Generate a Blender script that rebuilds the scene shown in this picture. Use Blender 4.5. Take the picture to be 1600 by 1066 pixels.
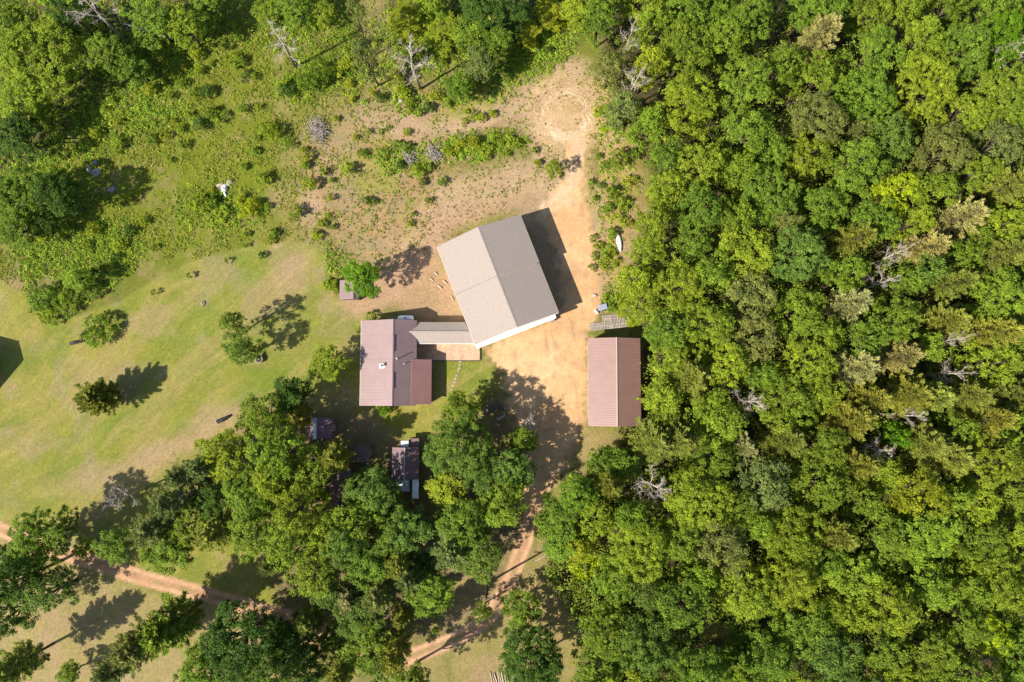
import bpy, math, random
import numpy as np
from mathutils import Vector

for o in list(bpy.data.objects):
    bpy.data.objects.remove(o)
random.seed(7)
RNG = np.random.default_rng(11)
S = bpy.context.scene
C = S.collection

# ------------------------------------------------------------------ camera, sky, sun, exposure
CAM_H, FPX, TILT = 96.0, 1067.0, math.radians(4.5)
cam = bpy.data.cameras.new('camera')
cam.sensor_width = 36.0
cam.lens = 36.0 * FPX / 1600.0
cam.clip_start, cam.clip_end = 1.0, 8000.0
cam_o = bpy.data.objects.new('camera', cam)
cam_o.location = (0, 0, CAM_H)
cam_o.rotation_euler = (TILT, 0, 0)
C.objects.link(cam_o)
S.camera = cam_o

SUN_EL = math.radians(43.5)
SHD = math.radians(29.0)                      # shadows fall towards east-north-east
to_sun = Vector((-math.cos(SHD) * math.cos(SUN_EL), -math.sin(SHD) * math.cos(SUN_EL), math.sin(SUN_EL)))
world = bpy.data.worlds.new('World')
S.world = world
world.use_nodes = True
wn = world.node_tree
sky = wn.nodes.new('ShaderNodeTexSky')
sky.sky_type = 'NISHITA'
sky.sun_disc = False
sky.sun_elevation = SUN_EL
sky.sun_rotation = math.atan2(to_sun.x, to_sun.y)
bg = wn.nodes['Background']
bg.inputs['Strength'].default_value = 0.095
wn.links.new(sky.outputs[0], bg.inputs['Color'])
sun = bpy.data.lights.new('sun', 'SUN')
sun.energy = 5.0
sun.angle = math.radians(0.5)
sun.color = (1.0, 0.93, 0.82)
sun_o = bpy.data.objects.new('sun', sun)
sun_o.rotation_euler = to_sun.to_track_quat('Z', 'Y').to_euler()
sun_o.location = (-60, -40, 90)
C.objects.link(sun_o)
S.view_settings.view_transform = 'Standard'
S.view_settings.look = 'None'
S.view_settings.exposure = 1.12
S.view_settings.gamma = 1.0
S.view_settings.use_curve_mapping = False
S.cycles.max_bounces = 6
S.cycles.transparent_max_bounces = 4

# ------------------------------------------------------------------ surveying: photo pixel (1600 x 1066) -> place at height z
CT, ST = math.cos(TILT), math.sin(TILT)
def P(px, py, z=0.0):
    u, v = (px - 800.0) / FPX, (533.0 - py) / FPX
    dx, dy, dz = u, ST + v * CT, -CT + v * ST
    t = (z - CAM_H) / dz
    return Vector((dx * t, dy * t, z))
def to_px(x, y, z=0.0):
    zc = -(y * ST) * -1 + (CAM_H - z) * CT          # depth along view axis
    yc = y * CT + (z - CAM_H) * ST
    return 800.0 + FPX * x / zc, 533.0 - FPX * yc / zc
def mpp(z=0.0):
    return (CAM_H - z) / FPX

# ------------------------------------------------------------------ noise
def lattice(seed, n=256):
    return np.random.default_rng(seed).random((n, n))
def vnoise(x, y, seed):
    L = lattice(seed)
    xi, yi = np.floor(x).astype(int), np.floor(y).astype(int)
    fx, fy = x - xi, y - yi
    fx, fy = fx * fx * (3 - 2 * fx), fy * fy * (3 - 2 * fy)
    a, b = L[xi % 256, yi % 256], L[(xi + 1) % 256, yi % 256]
    c, d = L[xi % 256, (yi + 1) % 256], L[(xi + 1) % 256, (yi + 1) % 256]
    return (a * (1 - fx) + b * fx) * (1 - fy) + (c * (1 - fx) + d * fx) * fy
def fbm(x, y, seed, oct=4, sc=1.0):
    s, a, t = 0.0, 1.0, 0.0
    for k in range(oct):
        s = s + a * vnoise(x * sc * 2 ** k + 17.3 * k, y * sc * 2 ** k - 9.1 * k, seed + k)
        t += a
        a *= 0.55
    return s / t
def sstep(a, b, x):
    t = np.clip((x - a) / (b - a), 0, 1)
    return t * t * (3 - 2 * t)
def pdist(X, Y, pts):
    d = np.full(X.shape, 1e9)
    for (ax, ay), (bx, by) in zip(pts[:-1], pts[1:]):
        vx, vy = bx - ax, by - ay
        t = np.clip(((X - ax) * vx + (Y - ay) * vy) / (vx * vx + vy * vy + 1e-9), 0, 1)
        d = np.minimum(d, np.hypot(X - ax - t * vx, Y - ay - t * vy))
    return d
def inpoly(X, Y, pts):
    r = np.zeros(X.shape, bool)
    n = len(pts)
    for i in range(n):
        (ax, ay), (bx, by) = pts[i], pts[(i + 1) % n]
        if ay == by:
            continue
        r ^= ((ay > Y) != (by > Y)) & (X < (bx - ax) * (Y - ay) / (by - ay) + ax)
    return r
def softpoly(X, Y, pts, w):
    d = pdist(X, Y, list(pts) + [pts[0]])
    s = np.where(inpoly(X, Y, pts), d, -d)
    return sstep(-w, w, s)
def blob(X, Y, cx, cy, rx, ry, rot=0.0):
    c, s = math.cos(math.radians(rot)), math.sin(math.radians(rot))
    u, v = (X - cx) * c + (Y - cy) * s, -(X - cx) * s + (Y - cy) * c
    return np.clip(1.25 - np.hypot(u / rx, v / ry), 0, 1)

# ------------------------------------------------------------------ materials
def mat(name):
    m = bpy.data.materials.new(name)
    m.use_nodes = True
    nt = m.node_tree
    return m, nt, nt.nodes['Principled BSDF'], nt.nodes['Material Output']
def N(nt, t, **kw):
    n = nt.nodes.new(t)
    for k, v in kw.items():
        setattr(n, k, v)
    return n
def noise_node(nt, scale, detail=4, rough=0.6, vec=None):
    n = N(nt, 'ShaderNodeTexNoise')
    n.inputs['Scale'].default_value = scale
    n.inputs['Detail'].default_value = detail
    n.inputs['Roughness'].default_value = rough
    if vec is not None:
        nt.links.new(vec, n.inputs['Vector'])
    return n
def maprange(nt, src, a, b, c, d):
    n = N(nt, 'ShaderNodeMapRange')
    nt.links.new(src, n.inputs[0])
    for i, v in enumerate((a, b, c, d)):
        n.inputs[1 + i].default_value = v
    return n.outputs[0]
def mult(nt, col, fac):
    n = N(nt, 'ShaderNodeVectorMath', operation='SCALE')
    nt.links.new(col, n.inputs[0])
    nt.links.new(fac, n.inputs['Scale'])
    return n.outputs[0]

def plain(name, col, rough=0.7, var=0.25, scale=3.0, bump=0.2, spec=0.3, metallic=0.0, fine=25.0):
    """painted or weathered surface: base colour broken by two scales of noise plus fine relief"""
    m, nt, b, out = mat(name)
    pos = N(nt, 'ShaderNodeNewGeometry').outputs['Position']
    n1, n2 = noise_node(nt, scale, vec=pos), noise_node(nt, fine, 3, vec=pos)
    f1 = maprange(nt, n1.outputs[0], 0.3, 0.7, 1 - var, 1 + var)
    f2 = maprange(nt, n2.outputs[0], 0.3, 0.7, 1 - var * 0.6, 1 + var * 0.6)
    mm = N(nt, 'ShaderNodeMath', operation='MULTIPLY')
    nt.links.new(f1, mm.inputs[0]); nt.links.new(f2, mm.inputs[1])
    rgb = N(nt, 'ShaderNodeRGB'); rgb.outputs[0].default_value = (*[c * (0.8 if max(col) < 0.7 else 1) for c in col], 1)
    nt.links.new(mult(nt, rgb.outputs[0], mm.outputs[0]), b.inputs['Base Color'])
    b.inputs['Roughness'].default_value = rough
    b.inputs['Specular IOR Level'].default_value = spec
    b.inputs['Metallic'].default_value = metallic
    if bump:
        bp = N(nt, 'ShaderNodeBump'); bp.inputs['Strength'].default_value = bump; bp.inputs['Distance'].default_value = 0.03
        nt.links.new(n2.outputs[0], bp.inputs['Height']); nt.links.new(bp.outputs[0], b.inputs['Normal'])
    return m

def foliage_mat(name, attr_col=False, transl=0.44, rough=0.55):
    m, nt, b, out = mat(name)
    if attr_col:
        base = N(nt, 'ShaderNodeAttribute', attribute_name='col').outputs['Color']
    else:
        base = N(nt, 'ShaderNodeObjectInfo').outputs['Color']
    tint = N(nt, 'ShaderNodeAttribute', attribute_name='tint').outputs['Fac']
    f = maprange(nt, tint, 0, 1, 0.55, 1.5)
    c0 = mult(nt, base, f)
    warm = N(nt, 'ShaderNodeMixRGB', blend_type='MULTIPLY')
    warm.inputs[2].default_value = (1.14, 1.07, 0.72, 1)
    nt.links.new(maprange(nt, tint, 0.4, 1, 0, 0.75), warm.inputs[0])
    nt.links.new(c0, warm.inputs[1])
    nt.links.new(warm.outputs[0], b.inputs['Base Color'])
    b.inputs['Roughness'].default_value = rough
    b.inputs['Specular IOR Level'].default_value = 0.12
    tr = N(nt, 'ShaderNodeBsdfTranslucent')
    tc = N(nt, 'ShaderNodeMixRGB', blend_type='MULTIPLY'); tc.inputs[0].default_value = 1
    tc.inputs[2].default_value = (1.5, 1.35, 0.5, 1)
    nt.links.new(warm.outputs[0], tc.inputs[1]); nt.links.new(tc.outputs[0], tr.inputs[0])
    mx = N(nt, 'ShaderNodeMixShader'); mx.inputs[0].default_value = transl
    nt.links.new(b.outputs[0], mx.inputs[1]); nt.links.new(tr.outputs[0], mx.inputs[2])
    nt.links.new(mx.outputs[0], out.inputs['Surface'])
    return m

M = {}
M['leaf'] = foliage_mat('leaf_foliage')
M['needle'] = foliage_mat('needle_foliage', transl=0.15, rough=0.6)
M['weed'] = foliage_mat('weed_foliage', attr_col=True, transl=0.25)
M['bark'] = plain('brown_bark', (0.10, 0.075, 0.055), 0.9, 0.35, 2, 0.5, 0.1)
M['deadwood'] = plain('grey_deadwood', (0.42, 0.36, 0.30), 0.85, 0.4, 2, 0.3, 0.1)
M['brushwood'] = plain('grey_brown_brushwood', (0.27, 0.23, 0.20), 0.9, 0.35, 3, 0.3, 0.1)
M['brownwood'] = plain('brown_dead_limbs', (0.22, 0.13, 0.08), 0.9, 0.35, 3, 0.3, 0.1)
M['shingle_grey'] = plain('weathered_shingles', (0.312, 0.262, 0.228), 0.95, 0.10, 4.5, 0.5, 0.1, fine=16)
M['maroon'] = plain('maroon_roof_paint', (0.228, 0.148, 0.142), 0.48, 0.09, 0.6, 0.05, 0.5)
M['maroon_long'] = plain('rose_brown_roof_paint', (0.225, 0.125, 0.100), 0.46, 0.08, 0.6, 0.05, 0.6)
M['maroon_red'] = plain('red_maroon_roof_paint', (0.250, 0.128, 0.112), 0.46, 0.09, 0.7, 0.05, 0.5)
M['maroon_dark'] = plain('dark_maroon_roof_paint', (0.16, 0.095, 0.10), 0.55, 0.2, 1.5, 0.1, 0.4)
M['trim_white'] = plain('white_trim_paint', (0.78, 0.75, 0.70), 0.5, 0.04, 2, 0.05)
M['trim_cream'] = plain('cream_trim_paint', (0.50, 0.44, 0.38), 0.6, 0.05, 2, 0.05)
M['wall_white'] = plain('white_wall_siding', (0.78, 0.74, 0.66), 0.6, 0.05, 1.5, 0.1)
M['wall_tan'] = plain('tan_wall_siding', (0.42, 0.35, 0.27), 0.7, 0.08, 1.5, 0.1)
M['wall_wood'] = plain('weathered_wood_wall', (0.17, 0.13, 0.10), 0.85, 0.25, 2, 0.4)
M['greywood'] = plain('weathered_grey_wood', (0.36, 0.30, 0.26), 0.85, 0.25, 2.5, 0.4)
M['palewood'] = plain('pale_barkless_wood', (0.44, 0.35, 0.26), 0.8, 0.2, 3, 0.3)
M['darkwood'] = plain('dark_wet_wood', (0.07, 0.055, 0.045), 0.85, 0.3, 3, 0.4)
M['galv'] = plain('galvanised_sheet', (0.55, 0.58, 0.62), 0.4, 0.12, 2, 0.05, 0.5, 0.3)
M['white_plastic'] = plain('white_plastic', (0.80, 0.80, 0.80), 0.4, 0.03, 2, 0.02)
M['black'] = plain('black_rubber', (0.02, 0.02, 0.02), 0.7, 0.2, 4, 0.1)
M['grey_plastic'] = plain('blue_grey_plastic', (0.25, 0.28, 0.33), 0.5, 0.08, 3, 0.05)
M['rock'] = plain('grey_rock', (0.28, 0.27, 0.27), 0.85, 0.3, 2.5, 0.6)
M['rock_warm'] = plain('pale_warm_rock', (0.34, 0.28, 0.21), 0.85, 0.2, 2.5, 0.5)
M['rock_white'] = plain('white_stone', (0.76, 0.74, 0.73), 0.75, 0.08, 3, 0.3)
M['rust'] = plain('rusty_steel', (0.16, 0.08, 0.05), 0.8, 0.3, 4, 0.3)
M['green_roof'] = plain('dark_green_roof_paint', (0.022, 0.065, 0.05), 0.45, 0.1, 1.5, 0.05)

# ------------------------------------------------------------------ mesh helpers
class MB:
    def __init__(s):
        s.v, s.f = [], []
    def face(s, pts):
        i = len(s.v)
        s.v += [tuple(p) for p in pts]
        s.f.append(tuple(range(i, i + len(pts))))
    def hexa(s, p):                                # 8 points: bottom 4 (ccw), top 4
        i = len(s.v)
        s.v += [tuple(q) for q in p]
        for f in ((3, 2, 1, 0), (4, 5, 6, 7), (0, 1, 5, 4), (1, 2, 6, 5), (2, 3, 7, 6), (3, 0, 4, 7)):
            s.f.append(tuple(i + k for k in f))
    def box(s, x0, x1, y0, y1, z0, z1):
        s.hexa([(x0, y0, z0), (x1, y0, z0), (x1, y1, z0), (x0, y1, z0), (x0, y0, z1), (x1, y0, z1), (x1, y1, z1), (x0, y1, z1)])
    def bar(s, a, b, w, h):                        # rectangular bar a->b
        a, b = Vector(a), Vector(b)
        d = (b - a).normalized()
        side = d.cross(Vector((0, 0, 1)))
        side = side.normalized() if side.length > 1e-4 else Vector((1, 0, 0))
        up = side.cross(d).normalized()
        sw, uh = side * w / 2, up * h / 2
        s.hexa([a - sw - uh, b - sw - uh, b + sw - uh, a + sw - uh, a - sw + uh, b - sw + uh, b + sw + uh, a + sw + uh])
    def tube(s, pts, rad, n=6, cap=True):
        pts = [Vector(p) for p in pts]
        i0 = len(s.v)
        for k, p in enumerate(pts):
            d = (pts[min(k + 1, len(pts) - 1)] - pts[max(k - 1, 0)]).normalized()
            a = d.cross(Vector((0.31, 0.11, 0.94)) if abs(d.z) < 0.95 else Vector((1, 0, 0))).normalized()
            b = d.cross(a)
            for j in range(n):
                t = 2 * math.pi * j / n
                s.v.append(tuple(p + (a * math.cos(t) + b * math.sin(t)) * rad[k]))
        for k in range(len(pts) - 1):
            for j in range(n):
                j2 = (j + 1) % n
                s.f.append((i0 + k * n + j, i0 + k * n + j2, i0 + (k + 1) * n + j2, i0 + (k + 1) * n + j))
        if cap:
            s.f.append(tuple(i0 + j for j in range(n))[::-1])
            s.f.append(tuple(i0 + (len(pts) - 1) * n + j for j in range(n)))
    def mesh(s, name, m, smooth=False):
        me = bpy.data.meshes.new(name)
        me.from_pydata(s.v, [], s.f)
        me.materials.append(m)
        if smooth:
            me.polygons.foreach_set('use_smooth', [True] * len(me.polygons))
        me.update()
        return me
    def build(s, name, m, parent=None, smooth=False, loc=None):
        return link(name, s.mesh(name, m, smooth), parent, loc)

def link(name, me, parent=None, loc=None):
    o = bpy.data.objects.new(name, me)
    C.objects.link(o)
    if parent is not None:
        o.parent = parent
    if loc is not None:
        o.location = loc
    return o
def tag(o, label=None, cat=None, group=None, kind=None):
    if label: o['label'] = label
    if cat: o['category'] = cat
    if group: o['group'] = group
    if kind: o['kind'] = kind
    return o
def thing(name, label, cat, loc, rz=0.0, group=None):
    o = bpy.data.objects.new(name, None)
    C.objects.link(o)
    o.location = loc
    o.rotation_euler = (0, 0, rz)
    return tag(o, label, cat, group)

def quads_mesh(name, V, m, tint=None, col=None):
    """V: (n,4,3) quads -> one mesh, with per-quad tint and optional per-quad colour"""
    n = len(V)
    me = bpy.data.meshes.new(name)
    me.vertices.add(n * 4)
    me.vertices.foreach_set('co', V.reshape(-1).astype(np.float32))
    me.loops.add(n * 4)
    me.loops.foreach_set('vertex_index', np.arange(n * 4, dtype=np.int32))
    me.polygons.add(n)
    me.polygons.foreach_set('loop_start', np.arange(n, dtype=np.int32) * 4)
    if tint is not None:
        a = me.attributes.new('tint', 'FLOAT', 'POINT')
        a.data.foreach_set('value', np.repeat(tint, 4).astype(np.float32))
    if col is not None:
        a = me.attributes.new('col', 'FLOAT_COLOR', 'POINT')
        cc = np.ones((n, 4), np.float32); cc[:, :3] = col
        a.data.foreach_set('color', np.repeat(cc, 4, axis=0).reshape(-1))
    me.materials.append(m)
    me.update()
    me.validate()
    return me

def norm(a):
    return a / (np.linalg.norm(a, axis=-1, keepdims=True) + 1e-9)
def leaves(pos, nrm, size, aspect, rng):
    """folded rhombic leaf sprays at pos facing nrm"""
    n = len(pos)
    r = norm(rng.normal(size=(n, 3)))
    t = norm(np.cross(nrm, r))
    b = np.cross(nrm, t)
    L = size[:, None] * 0.5
    W = L * aspect
    fold = nrm * (size[:, None] * rng.uniform(-0.12, 0.16, (n, 1)))
    return np.stack([pos - t * L, pos - b * W + fold, pos + t * L, pos + b * W + fold], axis=1)

# ------------------------------------------------------------------ plant prototypes
def crown_quads(lobes, rng, clump_d, rc, nleaf, ls, zlow=-0.3):
    P_, N_, S_, T_ = [], [], [], []
    lob = np.array([l[:3] for l in lobes]); lr = np.array([l[3] for l in lobes])
    for (lx, ly, lz, r) in lobes:
        k = max(5, int(clump_d * r * r))
        d = norm(rng.normal(size=(k * 3, 3)))
        d = d[d[:, 2] > zlow][:k]
        cs = np.array([lx, ly, lz]) + d * np.array([1, 1, 0.8]) * r * rng.uniform(0.72, 1.08, (len(d), 1))
        dist = np.linalg.norm((cs[:, None, :] - lob[None]) / lr[None, :, None], axis=2)
        keep = (dist < 0.62).sum(1) == 0
        cs, d = cs[keep], d[keep]
        ct = rng.normal(0, 0.16, len(cs))
        rr = rc * rng.choice([0.6, 0.85, 1.15, 1.6], len(cs)) * rng.uniform(0.9, 1.1, len(cs))
        for c, dd, t, q in zip(cs, d, ct, rr):
            m = int(nleaf * (q / rc) ** 1.5)
            e = norm(rng.normal(size=(m, 3)) + dd * 0.5 + np.array([0, 0, 0.25]))
            st = rng.uniform(0.75, 1.35, 2)
            p = c + e * np.array([st[0], st[1], 0.5]) * q * (rng.uniform(0.2, 1.0, (m, 1)) + 0.35 * (rng.random((m, 1)) < 0.3))
            nn = norm(e * 0.4 + np.array([-0.12, -0.06, 0.75]) + rng.normal(0, 0.42, (m, 3)))
            P_.append(p); N_.append(nn)
            S_.append(rng.uniform(ls * 0.7, ls * 1.35, m))
            T_.append(np.clip(0.45 + t + rng.normal(0, 0.17, m), 0, 1))
    p, n, s, t = map(np.concatenate, (P_, N_, S_, T_))
    return leaves(p, n, s, 0.62, rng), t

def make_broadleaf(R, H, seed, sparse=1.0, ls=0.225, rc=0.34):
    rng = np.random.default_rng(seed)
    zb = H * 0.36
    lobes = [(rng.normal(0, R * 0.1), rng.normal(0, R * 0.1), H - R * 0.42, R * rng.uniform(0.38, 0.48))]
    n1 = int(rng.integers(5, 8)); a0 = rng.uniform(0, 6.28)
    for k in range(n1):
        a = a0 + 6.283 * (k + rng.uniform(-0.28, 0.28)) / n1
        rr = R * rng.uniform(0.44, 0.68)
        lobes.append((math.cos(a) * rr, math.sin(a) * rr, H - R * 0.35 - rng.uniform(0.18, 0.75) * R * 0.9, R * rng.uniform(0.27, 0.44)))
    n2 = int(rng.integers(6, 9)); a0 = rng.uniform(0, 6.28)
    for k in range(n2):
        a = a0 + 6.283 * (k + rng.uniform(-0.3, 0.3)) / n2
        rr = R * rng.uniform(0.5, 0.8)
        lobes.append((math.cos(a) * rr, math.sin(a) * rr, zb + (H - zb) * rng.uniform(0.0, 0.42), R * rng.uniform(0.26, 0.38)))
    V, t = crown_quads(lobes, rng, 17.0 * sparse if R > 2.6 else 22 * sparse, rc, 33, ls)
    crown = quads_mesh('crown', V, M['leaf'], t)
    b = MB()
    tr = 0.05 * R + 0.05
    top = Vector((lobes[0][0], lobes[0][1], H - R * 0.45))
    kx, ky = rng.normal(0, 0.12, 2)
    b.tube([(0, 0, -0.15), (kx, ky, zb * 0.5), (kx * 1.5, ky * 1.5, zb), top], [tr * 1.25, tr, tr * 0.8, tr * 0.25], 7)
    for (lx, ly, lz, r) in lobes[1:]:
        z0 = zb * rng.uniform(0.7, 1.0) if lz < H - R else zb * rng.uniform(0.95, 1.25)
        st = Vector((kx * 1.3, ky * 1.3, min(z0, H - R * 0.6)))
        en = Vector((lx, ly, lz))
        mid = st.lerp(en, 0.5) + Vector((0, 0, 0.12 * R))
        b.tube([st, mid, en], [tr * 0.5, tr * 0.32, tr * 0.1], 5)
    return dict(parts=[('trunk', b.mesh('trunk', M['bark'], True), None), ('crown', crown, 'leaf')], R=R, H=H, zc=H * 0.72)

def make_pine(R, H, seed, dense=1.0, base=0.28, nbx=0):
    rng = np.random.default_rng(seed)
    b = MB()
    b.tube([(0, 0, -0.15), (rng.normal(0, 0.06), rng.normal(0, 0.06), H * 0.5), (0, 0, H)], [0.17, 0.11, 0.02], 6)
    Pp, Nn, Sz, T = [], [], [], []
    z = H * base
    while z < H * 0.985:
        t = (z - H * base) / (H * (1 - base))
        L = R * (1.0 - t) ** 0.58 * (0.72 + 0.5 * min(1, t * 4)) * rng.uniform(0.8, 1.1)
        nb = int(rng.integers(5, 8)) + nbx
        a0 = rng.uniform(0, 6.28)
        for k in range(nb):
            a = a0 + 6.283 * (k + rng.uniform(-0.3, 0.3)) / nb
            l = max(0.25, L * rng.uniform(0.6, 1.15))
            d = np.array([math.cos(a), math.sin(a), rng.uniform(0.05, 0.4) + 0.5 * t])
            o0 = np.array([0, 0, z])
            en = o0 + d * l
            if l > 0.6:
                b.tube([o0, o0 + d * l * 0.55, en], [0.04, 0.025, 0.008], 3, False)
            m = int(62 * dense * l) + 8
            s = rng.uniform(0.28, 1.05, m) ** 0.8
            side = np.array([-d[1], d[0], 0])
            off = rng.normal(0, 0.20, m) * (0.4 + 0.75 * l * (1.12 - s) * 0.55)
            p = o0 + d * (s * l)[:, None] + side * off[:, None] + np.array([0, 0, 1]) * rng.normal(0.02, 0.09, (m, 1))
            td = norm(d[None] * 1.0 + side[None] * (np.sign(off) * rng.uniform(0.2, 1.0, m))[:, None] + rng.normal(0, 0.3, (m, 3)) + np.array([0, 0, 0.2]))
            Pp.append(p); Nn.append(td)
            Sz.append(rng.uniform(0.24, 0.44, m))
            T.append(np.clip(0.42 + rng.normal(0, 0.13) + rng.normal(0, 0.16, m), 0, 1))
        z += rng.uniform(0.32, 0.55) * (1 - 0.35 * t)
    p, td, sz, t = map(np.concatenate, (Pp, Nn, Sz, T))
    up = norm(rng.normal(0, 0.55, (len(p), 3)) + np.array([0, 0, 1]))
    bb = norm(np.cross(td, up))
    L = sz[:, None] * 0.5
    W = L * 0.22
    V = np.stack([p - td * L, p - bb * W, p + td * L, p + bb * W], axis=1)
    crown = quads_mesh('crown', V, M['needle'], t)
    return dict(parts=[('trunk', b.mesh('trunk', M['bark'], True), None), ('crown', crown, 'leaf')], R=R, H=H, zc=H * 0.62)

def twig(b, rng, st, d, l, r, depth, n):
    st = np.array(st, float)
    d = d / np.linalg.norm(d)
    mid = st + d * l * 0.5 + rng.normal(0, 0.05 * l, 3)
    en = st + d * l + rng.normal(0, 0.09 * l, 3)
    b.tube([st, mid, en], [r, r * 0.7, r * 0.3], 4 if depth > 1 else 3, False)
    if depth > 0:
        for k in range(n):
            s = rng.uniform(0.25, 0.98)
            base = st + (mid - st) * s * 2 if s < 0.5 else mid + (en - mid) * (s - 0.5) * 2
            nd = d + rng.normal(0, 0.62, 3) + np.array([0, 0, 0.12])
            twig(b, rng, base, nd, l * rng.uniform(0.35, 0.62), r * 0.5, depth - 1, n)

def make_dead(R, H, seed, spiky=False, material='deadwood'):
    rng = np.random.default_rng(seed)
    b = MB()
    k1 = rng.normal(0, 0.2, 2)
    b.tube([(0, 0, -0.15), (k1[0], k1[1], H * 0.5), (k1[0] * 0.5, 0, H)], [0.17, 0.12, 0.025], 6)
    parts = [('trunk', b.mesh('trunk', M[material], True), None)]
    nl = 22 if spiky else 10
    for k in range(nl):
        lb = MB()
        t = (k + 0.5) / nl
        z = H * (0.25 + 0.72 * t) if spiky else H * (0.42 + 0.55 * t)
        a = 2.4 * k + rng.uniform(-0.4, 0.4)
        l = R * ((1 - t) * 0.85 + 0.2 if spiky else (1.0 - 0.55 * t)) * rng.uniform(0.75, 1.1)
        d = np.array([math.cos(a), math.sin(a), 0.15 if spiky else rng.uniform(0.3, 0.8) + t])
        twig(lb, rng, (k1[0] * 0.8, k1[1] * 0.7 * (1 - abs(t - .5)), z), d, l, 0.035 if spiky else 0.055, 3 if not spiky else 2, 5)
        parts.append(('limb', lb.mesh('limb', M[material]), None))
    return dict(parts=parts, R=R, H=H, zc=H * 0.66)

def make_bush(R, H, seed, ls=0.2, rc=0.26):
    rng = np.random.default_rng(seed)
    lobes = []
    n = int(rng.integers(4, 7))
    for k in range(n):
        a = 6.283 * (k + rng.uniform(-0.3, 0.3)) / n
        rr = R * rng.uniform(0.35, 0.62)
        lobes.append((math.cos(a) * rr, math.sin(a) * rr, H * rng.uniform(0.35, 0.62), R * rng.uniform(0.32, 0.48)))
    lobes.append((0, 0, H * 0.62, R * 0.45))
    V, t = crown_quads(lobes, rng, 26 if R < 2 else 22, rc, 24, ls, -0.2)
    V[:, :, 2] = np.maximum(V[:, :, 2], 0.03)
    return quads_mesh('shrub', V, M['leaf'], t)

PROTO = {
    'large': [make_broadleaf(4.4, 13.0, 100 + i) for i in range(4)],
    'mid': [make_broadleaf(3.2, 11.5, 200 + i) for i in range(6)],
    'small': [make_broadleaf(2.1, 7.5, 300 + i, ls=0.21, rc=0.34) for i in range(5)],
    'sparse': [make_broadleaf(2.6, 8.5, 350 + i, sparse=0.6, rc=0.36) for i in range(3)],
    'pine': [make_pine(2.4, 11.0, 400 + i) for i in range(5)],
    'lawnpine': [make_pine(2.8, 7.0, 450, 1.6, 0.12, 4)],
    'dead': [make_dead(2.6, 11.0, 500 + i) for i in range(4)],
    'spike': [make_dead(1.7, 13.0, 550 + i, True) for i in range(2)],
}
BIGBUSH = [make_bush(2.5, 2.3, 650 + i, .21, .30) for i in range(3)]
BUSH = [make_bush(1.2, 1.3, 600 + i) for i in range(7)]

COL = {
    'bright': ((0.194, 0.264, 0.023), 'bright green'),
    'mid': ((0.150, 0.220, 0.022), 'mid-green'),
    'dark': ((0.065, 0.120, 0.016), 'dark green'),
    'yellow': ((0.236, 0.290, 0.021), 'yellow-green'),
    'lime': ((0.280, 0.350, 0.014), 'lime-yellow'),
    'blue': ((0.120, 0.190, 0.030), 'bluish green'),
    'olive': ((0.205, 0.225, 0.034), 'olive'),
    'pale': ((0.285, 0.275, 0.095), 'pale straw-green'),
    'grey': ((0.160, 0.190, 0.048), 'grey-green'),
    'emerald': ((0.120, 0.235, 0.012), 'vivid green'),
    'bare': ((0.3, 0.3, 0.3), 'bare grey'),
}
LABELQ = []          # (object, px, py, noun phrase)
def instance(proto, name, loc, sx, sz, rz, col):
    r = bpy.data.objects.new(name, None)
    C.objects.link(r)
    r.location = loc
    r.scale = (sx, sx, sz)
    r.rotation_euler = (random.gauss(0, 0.03), random.gauss(0, 0.03), rz)
    for pn, me, k in proto['parts']:
        o = bpy.data.objects.new(pn, me)
        C.objects.link(o)
        o.parent = r
        o.color = (*col, 1)
    return r
NOUN = {'pine': 'pine', 'lawnpine': 'pine', 'dead': 'leafless tree', 'spike': 'leafless conifer'}
def jitter(c, a=0.12):
    k = 1 + random.uniform(-a, a)
    h = random.uniform(-a, a) * 0.8
    return (c[0] * k * (1 + h), c[1] * k, c[2] * k * (1 - h))
def tree(px, py, rpx, kind='auto', ck='mid', H=None, group=None, label=None):
    if kind == 'auto':
        kind = 'large' if rpx >= 44 else 'mid' if rpx >= 29 else 'small'
    pr = random.choice(PROTO[kind])
    H0 = H or pr['H'] * (0.85 + 0.3 * random.random())
    zc = pr['zc'] / pr['H'] * H0
    r = rpx * mpp(zc)
    loc = P(px, py, zc); loc.z = 0
    name = {'pine': 'pine_tree', 'lawnpine': 'pine_tree', 'dead': 'dead_tree', 'spike': 'dead_conifer'}.get(kind, 'broadleaf_tree')
    o = instance(pr, name, loc, r / pr['R'], H0 / pr['H'], random.uniform(0, 6.28), jitter(COL[ck][0]))
    o['category'] = 'tree'
    if group: o['group'] = group
    size = 'large ' if rpx >= 44 else 'small ' if rpx < 27 else ''
    if label:
        o['label'] = label
    else:
        noun = NOUN.get(kind, 'broadleaf tree')
        if kind in ('dead', 'spike'):
            ph = f'{size}grey {noun}'
        else:
            ph = f'{size}{COL[ck][1]} {noun}'
        LABELQ.append((o, px, py, ph))
    return o
def shrub(px, py, rpx, ck='yellow', hs=1.0, label=None, group='shrubs scattered over the open ground'):
    me = random.choice(BIGBUSH if rpx > 17 else BUSH)
    pr = 2.5 if rpx > 17 else 1.2
    o = bpy.data.objects.new('shrub', me)
    C.objects.link(o)
    s = rpx * mpp(0.5) / pr
    o.location = P(px, py, 0.5 * hs) * 1.0
    o.location.z = 0
    o.scale = (s, s, max(0.45, 0.35 + 0.65 * s) * hs)
    o.rotation_euler = (0, 0, random.uniform(0, 6.28))
    o.color = (*jitter(COL[ck][0], 0.1), 1)
    o['category'] = 'shrub'
    o['group'] = group
    if label:
        o['label'] = label
    else:
        size = 'large ' if rpx >= 17 else 'small ' if rpx < 9 else ''
        LABELQ.append((o, px, py, f'{size}{COL[ck][1]} shrub'))
    return o

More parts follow.
